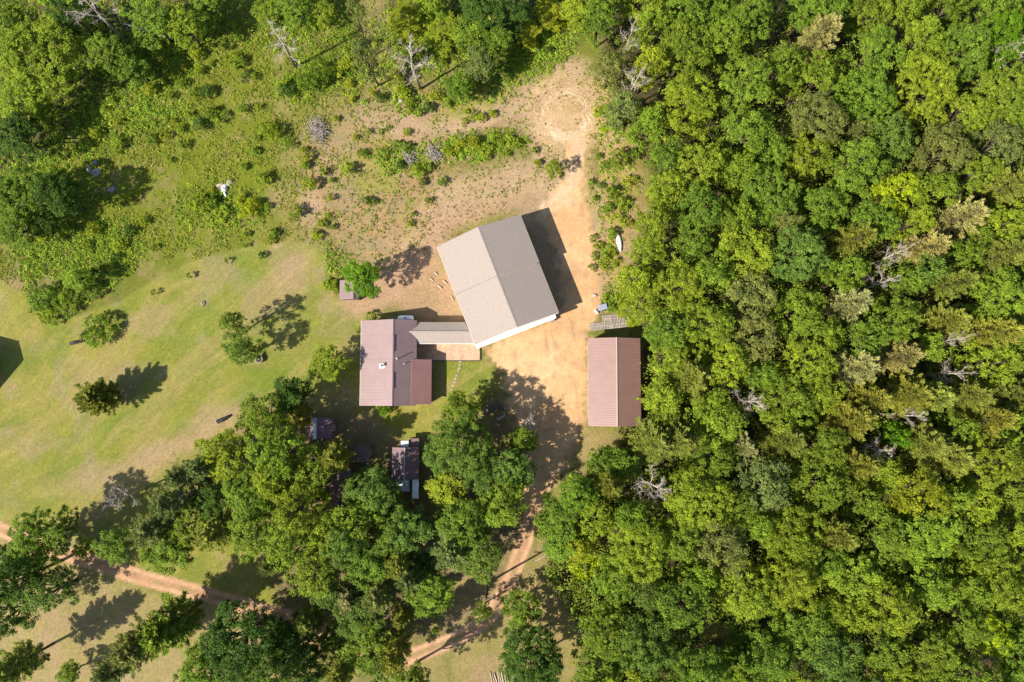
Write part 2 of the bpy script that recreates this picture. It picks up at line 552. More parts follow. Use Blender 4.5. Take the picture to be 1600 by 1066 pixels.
# ------------------------------------------------------------------ ground layout (photo pixels of the ground plane)
LAWN = [(-400, 440), (0, 438), (42, 462), (68, 508), (120, 494), (190, 470), (232, 442), (300, 408), (362, 391), (410, 380), (470, 378), (505, 392),
        (512, 440), (528, 470), (575, 468), (600, 490), (640, 500), (660, 540), (700, 565), (770, 566), (775, 600), (720, 660), (640, 690), (560, 720),
        (470, 780), (430, 900), (440, 960), (350, 935), (225, 895), (110, 858), (0, 812), (-400, 700)]
LAWN2 = [(-400, 760), (0, 838), (110, 880), (225, 915), (330, 950), (430, 980), (300, 1120), (-400, 1300)]
YARD = [(752, 545), (870, 492), (882, 470), (872, 400), (845, 335), (858, 300), (878, 285), (888, 255), (886, 228), (892, 205), (914, 205),
        (918, 235), (915, 290), (925, 350), (932, 400), (938, 455), (940, 480), (918, 520), (918, 650), (898, 690), (880, 740), (855, 770), (845, 800),
        (812, 795), (818, 740), (820, 690), (800, 640), (790, 590)]
DRIVE = [(835, 780), (822, 840), (800, 900), (768, 960), (725, 992), (680, 1012), (630, 1030), (560, 1012), (480, 972), (420, 957), (320, 930), (220, 902), (110, 868), (0, 828), (-120, 785), (-400, 690)]
FOREST = [(925, -400), (925, 0), (952, 95), (968, 190), (1005, 235), (1022, 285), (1005, 350), (992, 430), (998, 480), (1008, 530), (1012, 670), (975, 690), (925, 740),
          (880, 778), (848, 805), (850, 870), (880, 940), (918, 1000), (900, 1066), (900, 1500), (2300, 1500), (2300, -400)]
CIRC = (884, 182)

def build_ground():
    c = [P(x, y) for x, y in ((-25, -25), (1625, -25), (-25, 1092), (1625, 1092))]
    x0, x1 = min(p.x for p in c), max(p.x for p in c)
    y0, y1 = min(p.y for p in c), max(p.y for p in c)
    sp = 0.30
    def axis(a, b):
        f = list(np.arange(a, b + sp, sp))
        out, d = [], sp
        while f[-1] + sum(out[-1:]) < 3500 and len(out) < 34:
            d *= 1.42
            out.append((out[-1] if out else f[-1]) + d)
        lo, d, L = [], sp, f[0]
        for _ in range(len(out)):
            d *= 1.42
            L -= d
            lo.append(L)
        return np.array(lo[::-1] + f + out)
    gx, gy = axis(x0, x1), axis(y0, y1)
    X, Y = np.meshgrid(gx, gy, indexing='ij')
    zc = Y * ST + CAM_H * CT
    zc = np.maximum(zc, 5)
    PX = 800 + FPX * X / zc
    PY = 533 - FPX * (Y * CT - CAM_H * ST) / zc
    far = (np.abs(X) > 200) | (np.abs(Y) > 150)
    PX = np.clip(PX, -3000, 4600); PY = np.clip(PY, -3000, 4600)
    wx = (fbm(X, Y, 21, 4, 0.35) - 0.5) * 26
    wy = (fbm(X, Y, 31, 4, 0.35) - 0.5) * 26
    QX, QY = PX + wx, PY + wy
    n1, n2, n3 = fbm(X, Y, 41, 5, 0.16), fbm(X, Y, 51, 4, 0.7), fbm(X, Y, 61, 3, 1.6)
    n4 = fbm(X, Y, 71, 4, 0.07)
    def c3(*c): return np.array(c)[None, None, :]
    def mixc(A, B, t): return A * (1 - t[..., None]) + B * t[..., None]
    # meadow
    col = mixc(np.ones(X.shape + (3,)) * c3(.150, .158, .026), c3(.240, .200, .072), sstep(.42, .66, n1))
    col = mixc(col, c3(.10, .125, .022), sstep(.50, .68, n2) * .7)
    col = mixc(col, c3(.30, .20, .115), sstep(.57, .74, fbm(X, Y, 81, 4, .25)) * .65)
    green_l = np.clip(blob(QX, QY, 150, 230, 230, 180) * 1.2 + blob(QX, QY, 300, 60, 140, 90) + blob(QX, QY, 300, 270, 200, 170) + .8 * blob(QX, QY, 470, 130, 130, 90) + .7 * blob(QX, QY, 440, 320, 90, 70), 0, 1)
    col = mixc(col, c3(.145, .172, .014), green_l * .9 * sstep(.15, .55, n2))
    dry = np.clip(blob(QX, QY, 620, 330, 170, 120) + blob(QX, QY, 640, 200, 160, 60) + blob(QX, QY, 960, 360, 60, 140) + blob(QX, QY, 800, 160, 150, 50) + blob(QX, QY, 560, 290, 110, 90), 0, 1)
    col = mixc(col, mixc(np.ones(X.shape + (3,)) * c3(.285, .215, .115), c3(.36, .225, .115), sstep(.4, .6, n2)), dry * .82)
    col = mixc(col, c3(.235, .225, .045), dry * sstep(.50, .62, fbm(X, Y, 191, 4, .22)) * .75)
    for (cx, cy, rx, ry, a) in ((490, 320, 22, 38, .8), (430, 310, 20, 22, .5), (620, 190, 70, 26, .6), (690, 200, 110, 22, .6), (505, 250, 18, 26, .6), (640, 160, 26, 22, .3), (600, 400, 50, 34, .4)):
        col = mixc(col, c3(.40, .265, .17), blob(QX, QY, cx, cy, rx, ry) * a)
    thick = np.zeros(X.shape)
    for (cx, cy, rx, ry, rot, a) in ((125, 400, 92, 62, -15, 1.0), (60, 395, 40, 60, 0, .9), (150, 140, 220, 110, -25, .8), (340, 325, 70, 36, 0, .7), (860, 45, 85, 42, -38, 1), (700, 50, 120, 70, 0, 1), (470, 40, 110, 50, 0, .9), (490, 120, 60, 36, -20, .8), (750, 228, 75, 24, -6, .8), (960, 280, 36, 70, 0, .4)):
        thick = np.maximum(thick, blob(QX, QY, cx, cy, rx, ry, rot) * a)
    col = mixc(col, c3(.085, .105, .018), np.clip(thick * 1.1, 0, .9) * sstep(.2, .5, n2))
    # lawn
    lawn = np.maximum(softpoly(PX + wx * .12, PY + wy * .12, LAWN, 3), softpoly(QX, QY, LAWN2, 6))
    lc = mixc(np.ones(X.shape + (3,)) * c3(.205, .212, .034), c3(.255, .230, .054), sstep(.38, .62, n1))
    lc = mixc(lc, c3(.170, .195, .034), sstep(.50, .70, fbm(X, Y, 91, 4, .2)) * .8)
    lc = mixc(lc, c3(.300, .225, .130), sstep(.52, .7, fbm(X, Y, 95, 3, .3)) * .5)
    for (cx, cy, rx, ry, rot, a) in ((215, 645, 75, 18, -20, 1.0), (310, 585, 45, 26, -20, .6), (420, 600, 60, 22, -25, .9), (330, 515, 25, 40, 0, .5), (310, 475, 34, 26, 0, .5), (390, 420, 30, 22, 20, .6), (40, 790, 50, 22, 0, .5), (200, 660, 120, 16, -20, .5), (740, 590, 40, 24, 0, .6), (430, 610, 90, 30, -20, .5)):
        lc = mixc(lc, c3(.125, .190, .022), blob(QX, QY, cx, cy, rx, ry, rot) * a * .75)
    for (cx, cy, rx, ry, rot, a) in ((270, 700, 170, 26, -25, 1.3), (130, 745, 90, 20, -18, .6), (452, 422, 38, 62, 10, 1.35), (600, 430, 90, 60, 0, .9), (560, 480, 70, 30, 0, .5), (200, 745, 120, 40, -20, .4), (400, 570, 30, 14, 0, .6), (450, 520, 30, 40, 0, .4), (80, 960, 60, 60, 0, .3), (520, 640, 50, 30, 0, .5), (570, 700, 90, 40, 0, .6)):
        lc = mixc(lc, c3(.345, .240, .140), blob(QX, QY, cx, cy, rx, ry, rot) * a * .62)
    ca, sa = math.cos(math.radians(24)), math.sin(math.radians(24))
    U, W_ = X * ca + Y * sa, -X * sa + Y * ca
    W_ = W_ + .012 * U * U * .3 + (fbm(X, Y, 175, 2, .06) - .5) * 10
    stk = fbm(U * .07, W_ * .5, 171, 4, 1.0)
    stk2 = fbm(U * .22 + 40, W_ * 2.4, 181, 3, 1.0)
    lc = mixc(lc, c3(.160, .190, .030), sstep(.52, .68, stk) * .42)
    lc = mixc(lc, c3(.310, .240, .090), sstep(.46, .30, stk) * .5)
    lc = lc * (.88 + .24 * stk2)[..., None]
    low = softpoly(QX, QY, LAWN2, 30)
    lc = mixc(lc, mixc(np.ones(X.shape + (3,)) * c3(.315, .245, .105), c3(.345, .240, .135), sstep(.4, .65, n2)), low * .7)
    drg = np.clip(blob(QX, QY, 740, 940, 90, 120) + blob(QX, QY, 860, 960, 80, 120) + blob(QX, QY, 920, 700, 60, 50), 0, 1)
    col = mixc(col, c3(.33, .245, .105), drg * .8)
    col = mixc(col, lc, lawn)
    # reddish soil round the barn
    for pts, w, cc, a in (([(560, 470), (620, 440), (650, 400), (690, 330), (760, 300), (850, 290)], 46, (.40, .255, .155), .85), ([(640, 470), (720, 480)], 40, (.36, .235, .135), .8),
                          ([(640, 420), (700, 440)], 36, (.37, .225, .135), .7), ([(700, 300), (860, 270)], 40, (.37, .265, .15), .8), ([(880, 150), (760, 180), (700, 205)], 22, (.40, .28, .175), .7),
                          ([(920, 470), (965, 440)], 22, (.36, .22, .14), .9), ([(895, 110), (890, 150)], 34, (.42, .29, .18), .8), ([(930, 140), (945, 200), (960, 260)], 30, (.43, .30, .15), .8), ([(845, 335), (880, 480)], 44, (.34, .235, .14), .95), ([(830, 150), (845, 225), (870, 290)], 30, (.40, .28, .165), .8), ([(935, 290), (945, 470)], 22, (.38, .26, .16), .6)):
        col = mixc(col, c3(*cc), sstep(w, w * .35, pdist(QX, QY, pts)) * a)
    halo = sstep(78, 48, np.hypot(QX - 888, QY - 178))
    halo = halo * sstep(.25, .55, n2 + halo * .25)
    col = mixc(col, mixc(np.ones(X.shape + (3,)) * c3(.485, .330, .185), c3(.41, .285, .135), sstep(.48, .66, n2)), halo * .92)
    rq = np.hypot(PX - CIRC[0] + (n1 - .5) * 14, (PY - CIRC[1] + (n4 - .5) * 14) * .96)
    lp = sstep(11, 4, np.abs(rq - 34)) * sstep(.34, .56, n2) * (.30 + .70 * sstep(-25, 35, PY - CIRC[1]))
    col = mixc(col, c3(.60, .435, .28), np.clip(lp * 1.15, 0, 1) * .92)
    for q, a_ in ((24, .35), (29, .45), (41, .5), (46, .4), (52, .3)):
        col = col * (1 - .36 * a_ / .5 * sstep(1.9, .5, np.abs(rq - q)) * sstep(.35, .55, n1 + .3 * (n2 - .5)))[..., None]
    # packed sand of the yard and the turning circle
    dirt = softpoly(PX + wx * .4 + (n3 - .5) * 26, PY + wy * .4 + (n2 - .5) * 26, YARD, 9)
    dc = mixc(np.ones(X.shape + (3,)) * c3(.480, .292, .142), c3(.535, .350, .185), sstep(.4, .62, n1))
    dc = mixc(dc, c3(.37, .225, .135), sstep(.52, .72, n2) * .5)
    rd = np.hypot(PX - CIRC[0], PY - CIRC[1])
    dc = mixc(dc, c3(.57, .415, .275), sstep(22, 4, pdist(QX, QY, [(905, 205), (902, 245), (905, 290), (880, 312), (845, 330)])) * .6 * sstep(.3, .6, n2))
    dc = mixc(dc, c3(.57, .41, .27), 0 * sstep(12, 3, np.abs(rd - 38)) * .7 * sstep(-40, 20, PY - 175) * sstep(.3, .55, n2))
    
    for pts, w, k in (([(835, 500), (842, 560), (832, 640), (828, 720), (832, 800)], 2.2, 1.12), ([(853, 497), (862, 560), (850, 640), (842, 720), (842, 795)], 2.2, 1.12), ([(780, 560), (830, 575), (880, 545), (905, 500), (908, 420), (903, 330)], 2.0, 1.1), ([(785, 575), (840, 592), (895, 560), (921, 505), (922, 420), (917, 330)], 2.0, 1.1),
                      ([(846, 500), (856, 545), (900, 600), (905, 650)], 1.8, .86), ([(860, 520), (880, 560), (912, 580)], 1.8, .86), ([(800, 540), (812, 590), (850, 630), (905, 630)], 1.8, .88), ([(820, 560), (850, 610), (890, 640)], 1.8, .88), ([(895, 330), (898, 280), (905, 235), (912, 205)], 2.2, .86), ([(910, 330), (912, 280), (920, 235), (926, 205)], 2.2, .86), ([(880, 480), (893, 500), (897, 540)], 2.0, .8),
                      ([(842, 150), (860, 138), (890, 134), (918, 145), (932, 170), (934, 205)], 2.0, .85), ([(848, 215), (843, 190), (850, 165)], 2.0, .85)):
        dc = dc * (1 + (k - 1) * sstep(w + 1.5, w * .4, pdist(PX + wx * .25, PY + wy * .25, pts)) * sstep(.3, .5, n2))[..., None]
    col = mixc(col, dc, dirt)
    # two-rut track
    dd = pdist(PX + wx * .12, PY + wy * .12, DRIVE)
    trk = sstep(14.5, 10.5, dd + (n2 - .5) * 5) * (1 - dirt)
    tc = mixc(np.ones(X.shape + (3,)) * c3(.375, .215, .120), c3(.505, .305, .180), sstep(4.5, 1.5, np.abs(dd - 8)) * (.55 + .45 * sstep(.35, .6, n2)))
    tc = mixc(tc, c3(.23, .19, .07), sstep(4.5, 1.5, dd) * .75 * sstep(.40, .58, n2))
    col = mixc(col, tc, trk)
    # litter under the trees
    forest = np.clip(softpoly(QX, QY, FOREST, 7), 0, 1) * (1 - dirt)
    strip = np.clip(blob(QX, QY, 965, 290, 45, 80) + blob(QX, QY, 952, 400, 32, 70) + blob(QX, QY, 950, 190, 30, 60), 0, 1)
    col = mixc(col, mixc(np.ones(X.shape + (3,)) * c3(.37, .25, .13), c3(.33, .255, .075), sstep(.42, .6, n2)), strip * .85 * (1 - dirt))
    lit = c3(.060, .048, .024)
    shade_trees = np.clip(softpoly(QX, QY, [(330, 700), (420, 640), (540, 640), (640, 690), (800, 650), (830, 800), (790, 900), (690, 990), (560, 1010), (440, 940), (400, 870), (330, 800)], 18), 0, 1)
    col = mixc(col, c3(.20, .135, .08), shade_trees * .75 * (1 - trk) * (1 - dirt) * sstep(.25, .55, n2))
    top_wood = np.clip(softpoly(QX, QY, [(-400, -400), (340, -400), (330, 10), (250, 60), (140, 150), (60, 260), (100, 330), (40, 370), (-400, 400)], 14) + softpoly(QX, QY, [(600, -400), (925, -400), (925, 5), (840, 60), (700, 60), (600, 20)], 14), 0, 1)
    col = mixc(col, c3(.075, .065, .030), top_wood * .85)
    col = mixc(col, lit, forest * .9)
    gl = blob(QX, QY, 1120, 985, 26, 16)
    col = mixc(col, c3(.27, .215, .06), sstep(.1, .5, gl))
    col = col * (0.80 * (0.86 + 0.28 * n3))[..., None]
    col = np.where(far[..., None], c3(.05, .06, .02), col)
    z = (fbm(X, Y, 101, 3, .3) - .5) * .16 * (1 - lawn * .7) * (1 - dirt * .8)
    z = np.where(far, 0, z)
    nx, ny = X.shape
    co = np.stack([X, Y, z], -1).reshape(-1, 3)
    colv = np.concatenate([col, np.ones(X.shape + (1,))], -1).reshape(-1, 4)
    ring = (sstep(64, 48, rd) * sstep(20, 32, rd) * sstep(.3, .6, n2) * (1 - .7 * sstep(20, 40, PY - CIRC[1])) * np.clip(dirt + sstep(75, 50, rd), 0, 1)).reshape(-1)
    sandy = np.clip(dirt + trk, 0, 1).reshape(-1)
    idx = np.arange(nx * ny).reshape(nx, ny)
    F = np.stack([idx[:-1, :-1], idx[1:, :-1], idx[1:, 1:], idx[:-1, 1:]], -1).reshape(-1, 4)
    def fm(a): return (a[:-1, :-1] + a[1:, :-1] + a[1:, 1:] + a[:-1, 1:]).reshape(-1) / 4
    cls = np.zeros(len(F), int)
    cls[fm(lawn) > .5] = 1
    cls[fm(forest) > .5] = 2
    cls[fm(np.maximum(dirt, sstep(60, 44, np.hypot(QX - 886, QY - 180)))) > .5] = 3
    cls[(fm(trk) > .5) & (cls != 3)] = 4
    m, nt, b, out = mat('soil_and_turf')
    at = N(nt, 'ShaderNodeAttribute', attribute_name='col')
    pos = N(nt, 'ShaderNodeNewGeometry').outputs['Position']
    a, bb, cn = noise_node(nt, 2.6, 5, .65, pos), noise_node(nt, 9.0, 4, .7, pos), noise_node(nt, 34, 2, .6, pos)
    f = maprange(nt, a.outputs[0], .3, .7, .80, 1.22)
    f2 = maprange(nt, bb.outputs[0], .28, .72, .68, 1.34)
    mm = N(nt, 'ShaderNodeMath', operation='MULTIPLY'); nt.links.new(f, mm.inputs[0]); nt.links.new(f2, mm.inputs[1])
    # tyre rings of the turning circle
    cp = P(*CIRC)
    sub = N(nt, 'ShaderNodeVectorMath', operation='SUBTRACT'); sub.inputs[1].default_value = cp
    nt.links.new(pos, sub.inputs[0])
    dis = N(nt, 'ShaderNodeVectorMath', operation='LENGTH'); nt.links.new(sub.outputs[0], dis.inputs[0])
    wob = N(nt, 'ShaderNodeMath', operation='MULTIPLY_ADD'); nt.links.new(noise_node(nt, .45, 2, .5, pos).outputs[0], wob.inputs[0]); wob.inputs[1].default_value = 2.6
    nt.links.new(dis.outputs['Value'], wob.inputs[2])
    fr = N(nt, 'ShaderNodeMath', operation='MULTIPLY'); nt.links.new(wob.outputs[0], fr.inputs[0]); fr.inputs[1].default_value = 11.0
    sn = N(nt, 'ShaderNodeMath', operation='SINE'); nt.links.new(fr.outputs[0], sn.inputs[0])
    rg = N(nt, 'ShaderNodeMath', operation='MULTIPLY'); nt.links.new(sn.outputs[0], rg.inputs[0])
    nt.links.new(N(nt, 'ShaderNodeAttribute', attribute_name='ring').outputs['Fac'], rg.inputs[1])
    rmul = maprange(nt, rg.outputs[0], -1, 1, .86, 1.09)
    mm2 = N(nt, 'ShaderNodeMath', operation='MULTIPLY'); nt.links.new(mm.outputs[0], mm2.inputs[0]); nt.links.new(rmul, mm2.inputs[1])
    sd = N(nt, 'ShaderNodeAttribute', attribute_name='sandy').outputs['Fac']
    soft = N(nt, 'ShaderNodeMix'); soft.inputs[3].default_value = 1.0
    nt.links.new(maprange(nt, sd, 0, 1, 0, .3), soft.inputs[0]); nt.links.new(mm2.outputs[0], soft.inputs[2])
    nt.links.new(mult(nt, at.outputs['Color'], soft.outputs[0]), b.inputs['Base Color'])
    b.inputs['Roughness'].default_value = .95
    b.inputs['Specular IOR Level'].default_value = .1
    add = N(nt, 'ShaderNodeMath', operation='MULTIPLY_ADD'); nt.links.new(cn.outputs[0], add.inputs[0]); add.inputs[1].default_value = .4; nt.links.new(bb.outputs[0], add.inputs[2])
    add2 = N(nt, 'ShaderNodeMath', operation='MULTIPLY_ADD'); nt.links.new(rg.outputs[0], add2.inputs[0]); add2.inputs[1].default_value = .25; nt.links.new(add.outputs[0], add2.inputs[2])
    bp = N(nt, 'ShaderNodeBump'); bp.inputs['Distance'].default_value = .12
    nt.links.new(maprange(nt, sd, 0, 1, .85, .35), bp.inputs['Strength'])
    nt.links.new(add2.outputs[0], bp.inputs['Height']); nt.links.new(bp.outputs[0], b.inputs['Normal'])
    for k, name in enumerate(('ground', 'lawn', 'forest_floor', 'dirt_yard', 'dirt_track')):
        f = F[cls == k]
        used, inv = np.unique(f, return_inverse=True)
        me = bpy.data.meshes.new(name)
        me.vertices.add(len(used)); me.vertices.foreach_set('co', co[used].reshape(-1).astype(np.float32))
        me.loops.add(len(f) * 4); me.loops.foreach_set('vertex_index', inv.reshape(-1).astype(np.int32))
        me.polygons.add(len(f)); me.polygons.foreach_set('loop_start', np.arange(len(f), dtype=np.int32) * 4)
        me.polygons.foreach_set('use_smooth', np.ones(len(f), bool))
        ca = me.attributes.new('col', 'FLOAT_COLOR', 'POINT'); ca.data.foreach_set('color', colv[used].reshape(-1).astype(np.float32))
        for an, av in (('ring', ring), ('sandy', sandy)):
            q = me.attributes.new(an, 'FLOAT', 'POINT'); q.data.foreach_set('value', av[used].astype(np.float32))
        me.materials.append(m)
        me.update()
        tag(link(name, me), kind='structure')
build_ground()

# ------------------------------------------------------------------ buildings
def roof_panels(parent, a, b, c, d, w, material, name='roof_panel', rib=0.016, ribs=3):
    """sheet-metal slope: a,b along the eave, d,c along the ridge; one ribbed sheet per panel"""
    a, b, c, d = map(Vector, (a, b, c, d))
    n = max(1, round((b - a).length / w))
    nrm = (b - a).cross(d - a).normalized()
    if nrm.z < 0: nrm = -nrm
    for k in range(n):
        m = MB()
        prof = []
        for r in range(ribs):
            for t, h in ((0.0, 0), (0.62, 0), (0.72, 1), (0.86, 1), (0.96, 0)):
                prof.append(((r + t) / ribs, h))
        prof.append((1.0, 0))
        lift = nrm * (0.004 * (k % 2))
        lo = [a.lerp(b, (k + s) / n) + nrm * (rib * h) + lift for s, h in prof]
        hi = [d.lerp(c, (k + s) / n) + nrm * (rib * h) + lift for s, h in prof]
        i = len(m.v)
        m.v += [tuple(p) for p in lo] + [tuple(p) for p in hi]
        L = len(lo)
        for j in range(L - 1):
            m.f.append((j, j + 1, L + j + 1, L + j))
        m.build(name, material, parent)
def slab(parent, name, a, b, c, d, t, material, off=0.0):
    a, b, c, d = map(Vector, (a, b, c, d))
    n = (b - a).cross(d - a).normalized()
    if n.z < 0: n = -n
    top = [p - n * off for p in (a, b, c, d)]
    bot = [p - n * t for p in top]
    m = MB()
    if (b - a).cross(d - a).z > 0:
        m.hexa(bot + top)
    else:
        m.hexa([bot[0], bot[3], bot[2], bot[1], top[0], top[3], top[2], top[1]])
    return m.build(name, material, parent)
def wall_poly(parent, name, pts, t, material):
    """vertical wall from an outline of (x,y,z) points, thickened inwards"""
    pts = [Vector(p) for p in pts]
    n = (pts[1] - pts[0]).cross(pts[2] - pts[1]).normalized()
    m = MB()
    k = len(pts)
    m.v = [tuple(p) for p in pts] + [tuple(p - n * t) for p in pts]
    m.f = [tuple(range(k)), tuple(range(2 * k - 1, k - 1, -1))] + [(i, k + i, k + (i + 1) % k, (i + 1) % k) for i in range(k)]
    return m.build(name, material, parent)

def gable_walls(parent, x0, x1, y0, y1, xr, ze, zr, material, ze2=None):
    """four walls of a gabled box with its ridge along y at x = xr"""
    ze2 = ze if ze2 is None else ze2
    wall_poly(parent, 'wall', [(x0, y1, -.1), (x0, y0, -.1), (x0, y0, ze), (x0, y1, ze)], .12, material)
    wall_poly(parent, 'wall', [(x1, y0, -.1), (x1, y1, -.1), (x1, y1, ze2), (x1, y0, ze2)], .12, material)
    wall_poly(parent, 'wall', [(x0 + .121, y0, -.1), (x1 - .121, y0, -.1), (x1 - .121, y0, ze2), (xr, y0, zr), (x0 + .121, y0, ze)], .12, material)
    wall_poly(parent, 'wall', [(x1 - .121, y1, -.1), (x0 + .121, y1, -.1), (x0 + .121, y1, ze), (xr, y1, zr), (x1 - .121, y1, ze2)], .12, material)

# --- grey barn, two sections, turned about 18 degrees
def barn():
    ze, zr = 4.0, 6.05
    nw, ne, se, sw = P(685, 386, ze), P(816, 336, ze), P(869, 490, ze), P(741, 540, ze)
    ctr = (nw + ne + se + sw) / 4
    ax = ((ne - nw) + (se - sw)).normalized()
    rz = math.atan2(ax.y, ax.x)
    W = ((ne - nw).length + (se - sw).length) / 4
    Lh = ((nw - sw).length + (ne - se).length) / 4
    t = thing('barn', 'big barn with weathered grey shingle roof in two sections, set at an angle', 'barn', (ctr.x, ctr.y, 0), rz)
    ym = Lh * 0.02
    oh = 0.30
    for (y0, y1, dz) in ((-Lh, ym, 0.0), (ym, Lh, 0.5)):
        e, r = ze + dz, zr + dz
        n0, n1 = y0 + (0.02 if y0 < 0 else 0.0), y1
        slab(t, 'roof_slope', (-W, n0, e), (-W, n1, e), (0, n1, r), (0, n0, r), .12, M['shingle_grey'])
        slab(t, 'roof_slope', (W, n0, e), (W, n1, e), (0.003, n1, r), (0.003, n0, r), .12, M['shingle_grey'])
        m = MB(); m.face([(-.22, n0, r - .055), (0, n0, r + .02), (0, n1, r + .02), (-.22, n1, r - .055)]); m.face([(0, n0, r + .02), (.22, n0, r - .055), (.22, n1, r - .055), (0, n1, r + .02)])
        m.build('ridge_cap', M['shingle_grey'], t)
        for sx in (-1, 1):
            m = MB(); m.box(sx * (W + .005) - (.07 if sx < 0 else 0), sx * (W + .005) + (.07 if sx > 0 else 0), n0, n1, e - .22, e - .03)
            m.build('gutter', M['wall_tan'] if sx > 0 else M['trim_cream'], t)
        wy0, wy1 = (y0 + .03 if y0 < 0 else y0 + .01), (y1 - oh if y1 > 1 else y1 - .02)
        k = (r - e) / W
        x = W - oh
        gable_walls(t, -x, x, wy0, wy1, 0, e + k * oh - .16, r - .16, M['wall_white'])
    d = MB(); d.box(-2.2, 2.2, -Lh - .02, -Lh + .027, 0, 3.3)
    dr = d.build('garage_door', M['trim_white'], t)
    d = MB()
    for q in range(1, 5):
        d.box(-2.2, 2.2, -Lh - .035, -Lh - .021, q * .68 - .02, q * .68 + .02)
    d.build('rail', M['galv'], dr)
    m = MB(); m.box(W - 1.0, W - .55, -Lh - .55, -Lh - .1, 0, 1.0); tag(m.build('heat_pump', M['grey_plastic'], t))
    f = MB(); f.box(-W + .08, W - .5, -Lh - .52, -Lh - .06, 3.52, 3.60); f.build('awning', M['trim_white'], t)
    for sx in (-1, 1):
        f = MB(); f.bar((sx * W, -Lh - .03, ze - .08), (0, -Lh - .03, zr - .08), .05, .2)
        f.build('fascia', M['trim_white'], t)
    return t
barn()

# --- maroon-roofed house with lower east roof
def metal_gable(t, x0, x1, xr, y0, y1, ze, zr, ze2, material, wallm, w=0.92, walls=True, oh=0.3):
    slab(t, 'roof_deck', (x0, y0, ze), (x0, y1, ze), (xr, y1, zr), (xr, y0, zr), .08, wallm, .012)
    slab(t, 'roof_deck', (x1, y0, ze2), (x1, y1, ze2), (xr + .003, y1, zr), (xr + .003, y0, zr), .08, wallm, .012)
    roof_panels(t, (x0, y0, ze), (x0, y1, ze), (xr, y1, zr), (xr, y0, zr), w, material)
    roof_panels(t, (x1, y0, ze2), (x1, y1, ze2), (xr, y1, zr), (xr, y0, zr), w, material)
    if walls:
        k1, k2 = (zr - ze) / (xr - x0), (zr - ze2) / (x1 - xr)
        gable_walls(t, x0 + oh, x1 - oh, y0 + oh, y1 - oh, xr, ze + k1 * oh - .12, zr - .12, wallm, ze2 + k2 * oh - .12)
    m = MB()
    m.face([(xr - .16, y0, zr - .16 * (zr - ze) / (xr - x0) + .045), (xr, y0, zr + .05), (xr, y1, zr + .05), (xr - .16, y1, zr - .16 * (zr - ze) / (xr - x0) + .045)])
    m.face([(xr, y0, zr + .05), (xr + .16, y0, zr - .16 * (zr - ze2) / (x1 - xr) + .045), (xr + .16, y1, zr - .16 * (zr - ze2) / (x1 - xr) + .045), (xr, y1, zr + .05)])
    return m.build('ridge_cap', material, t)

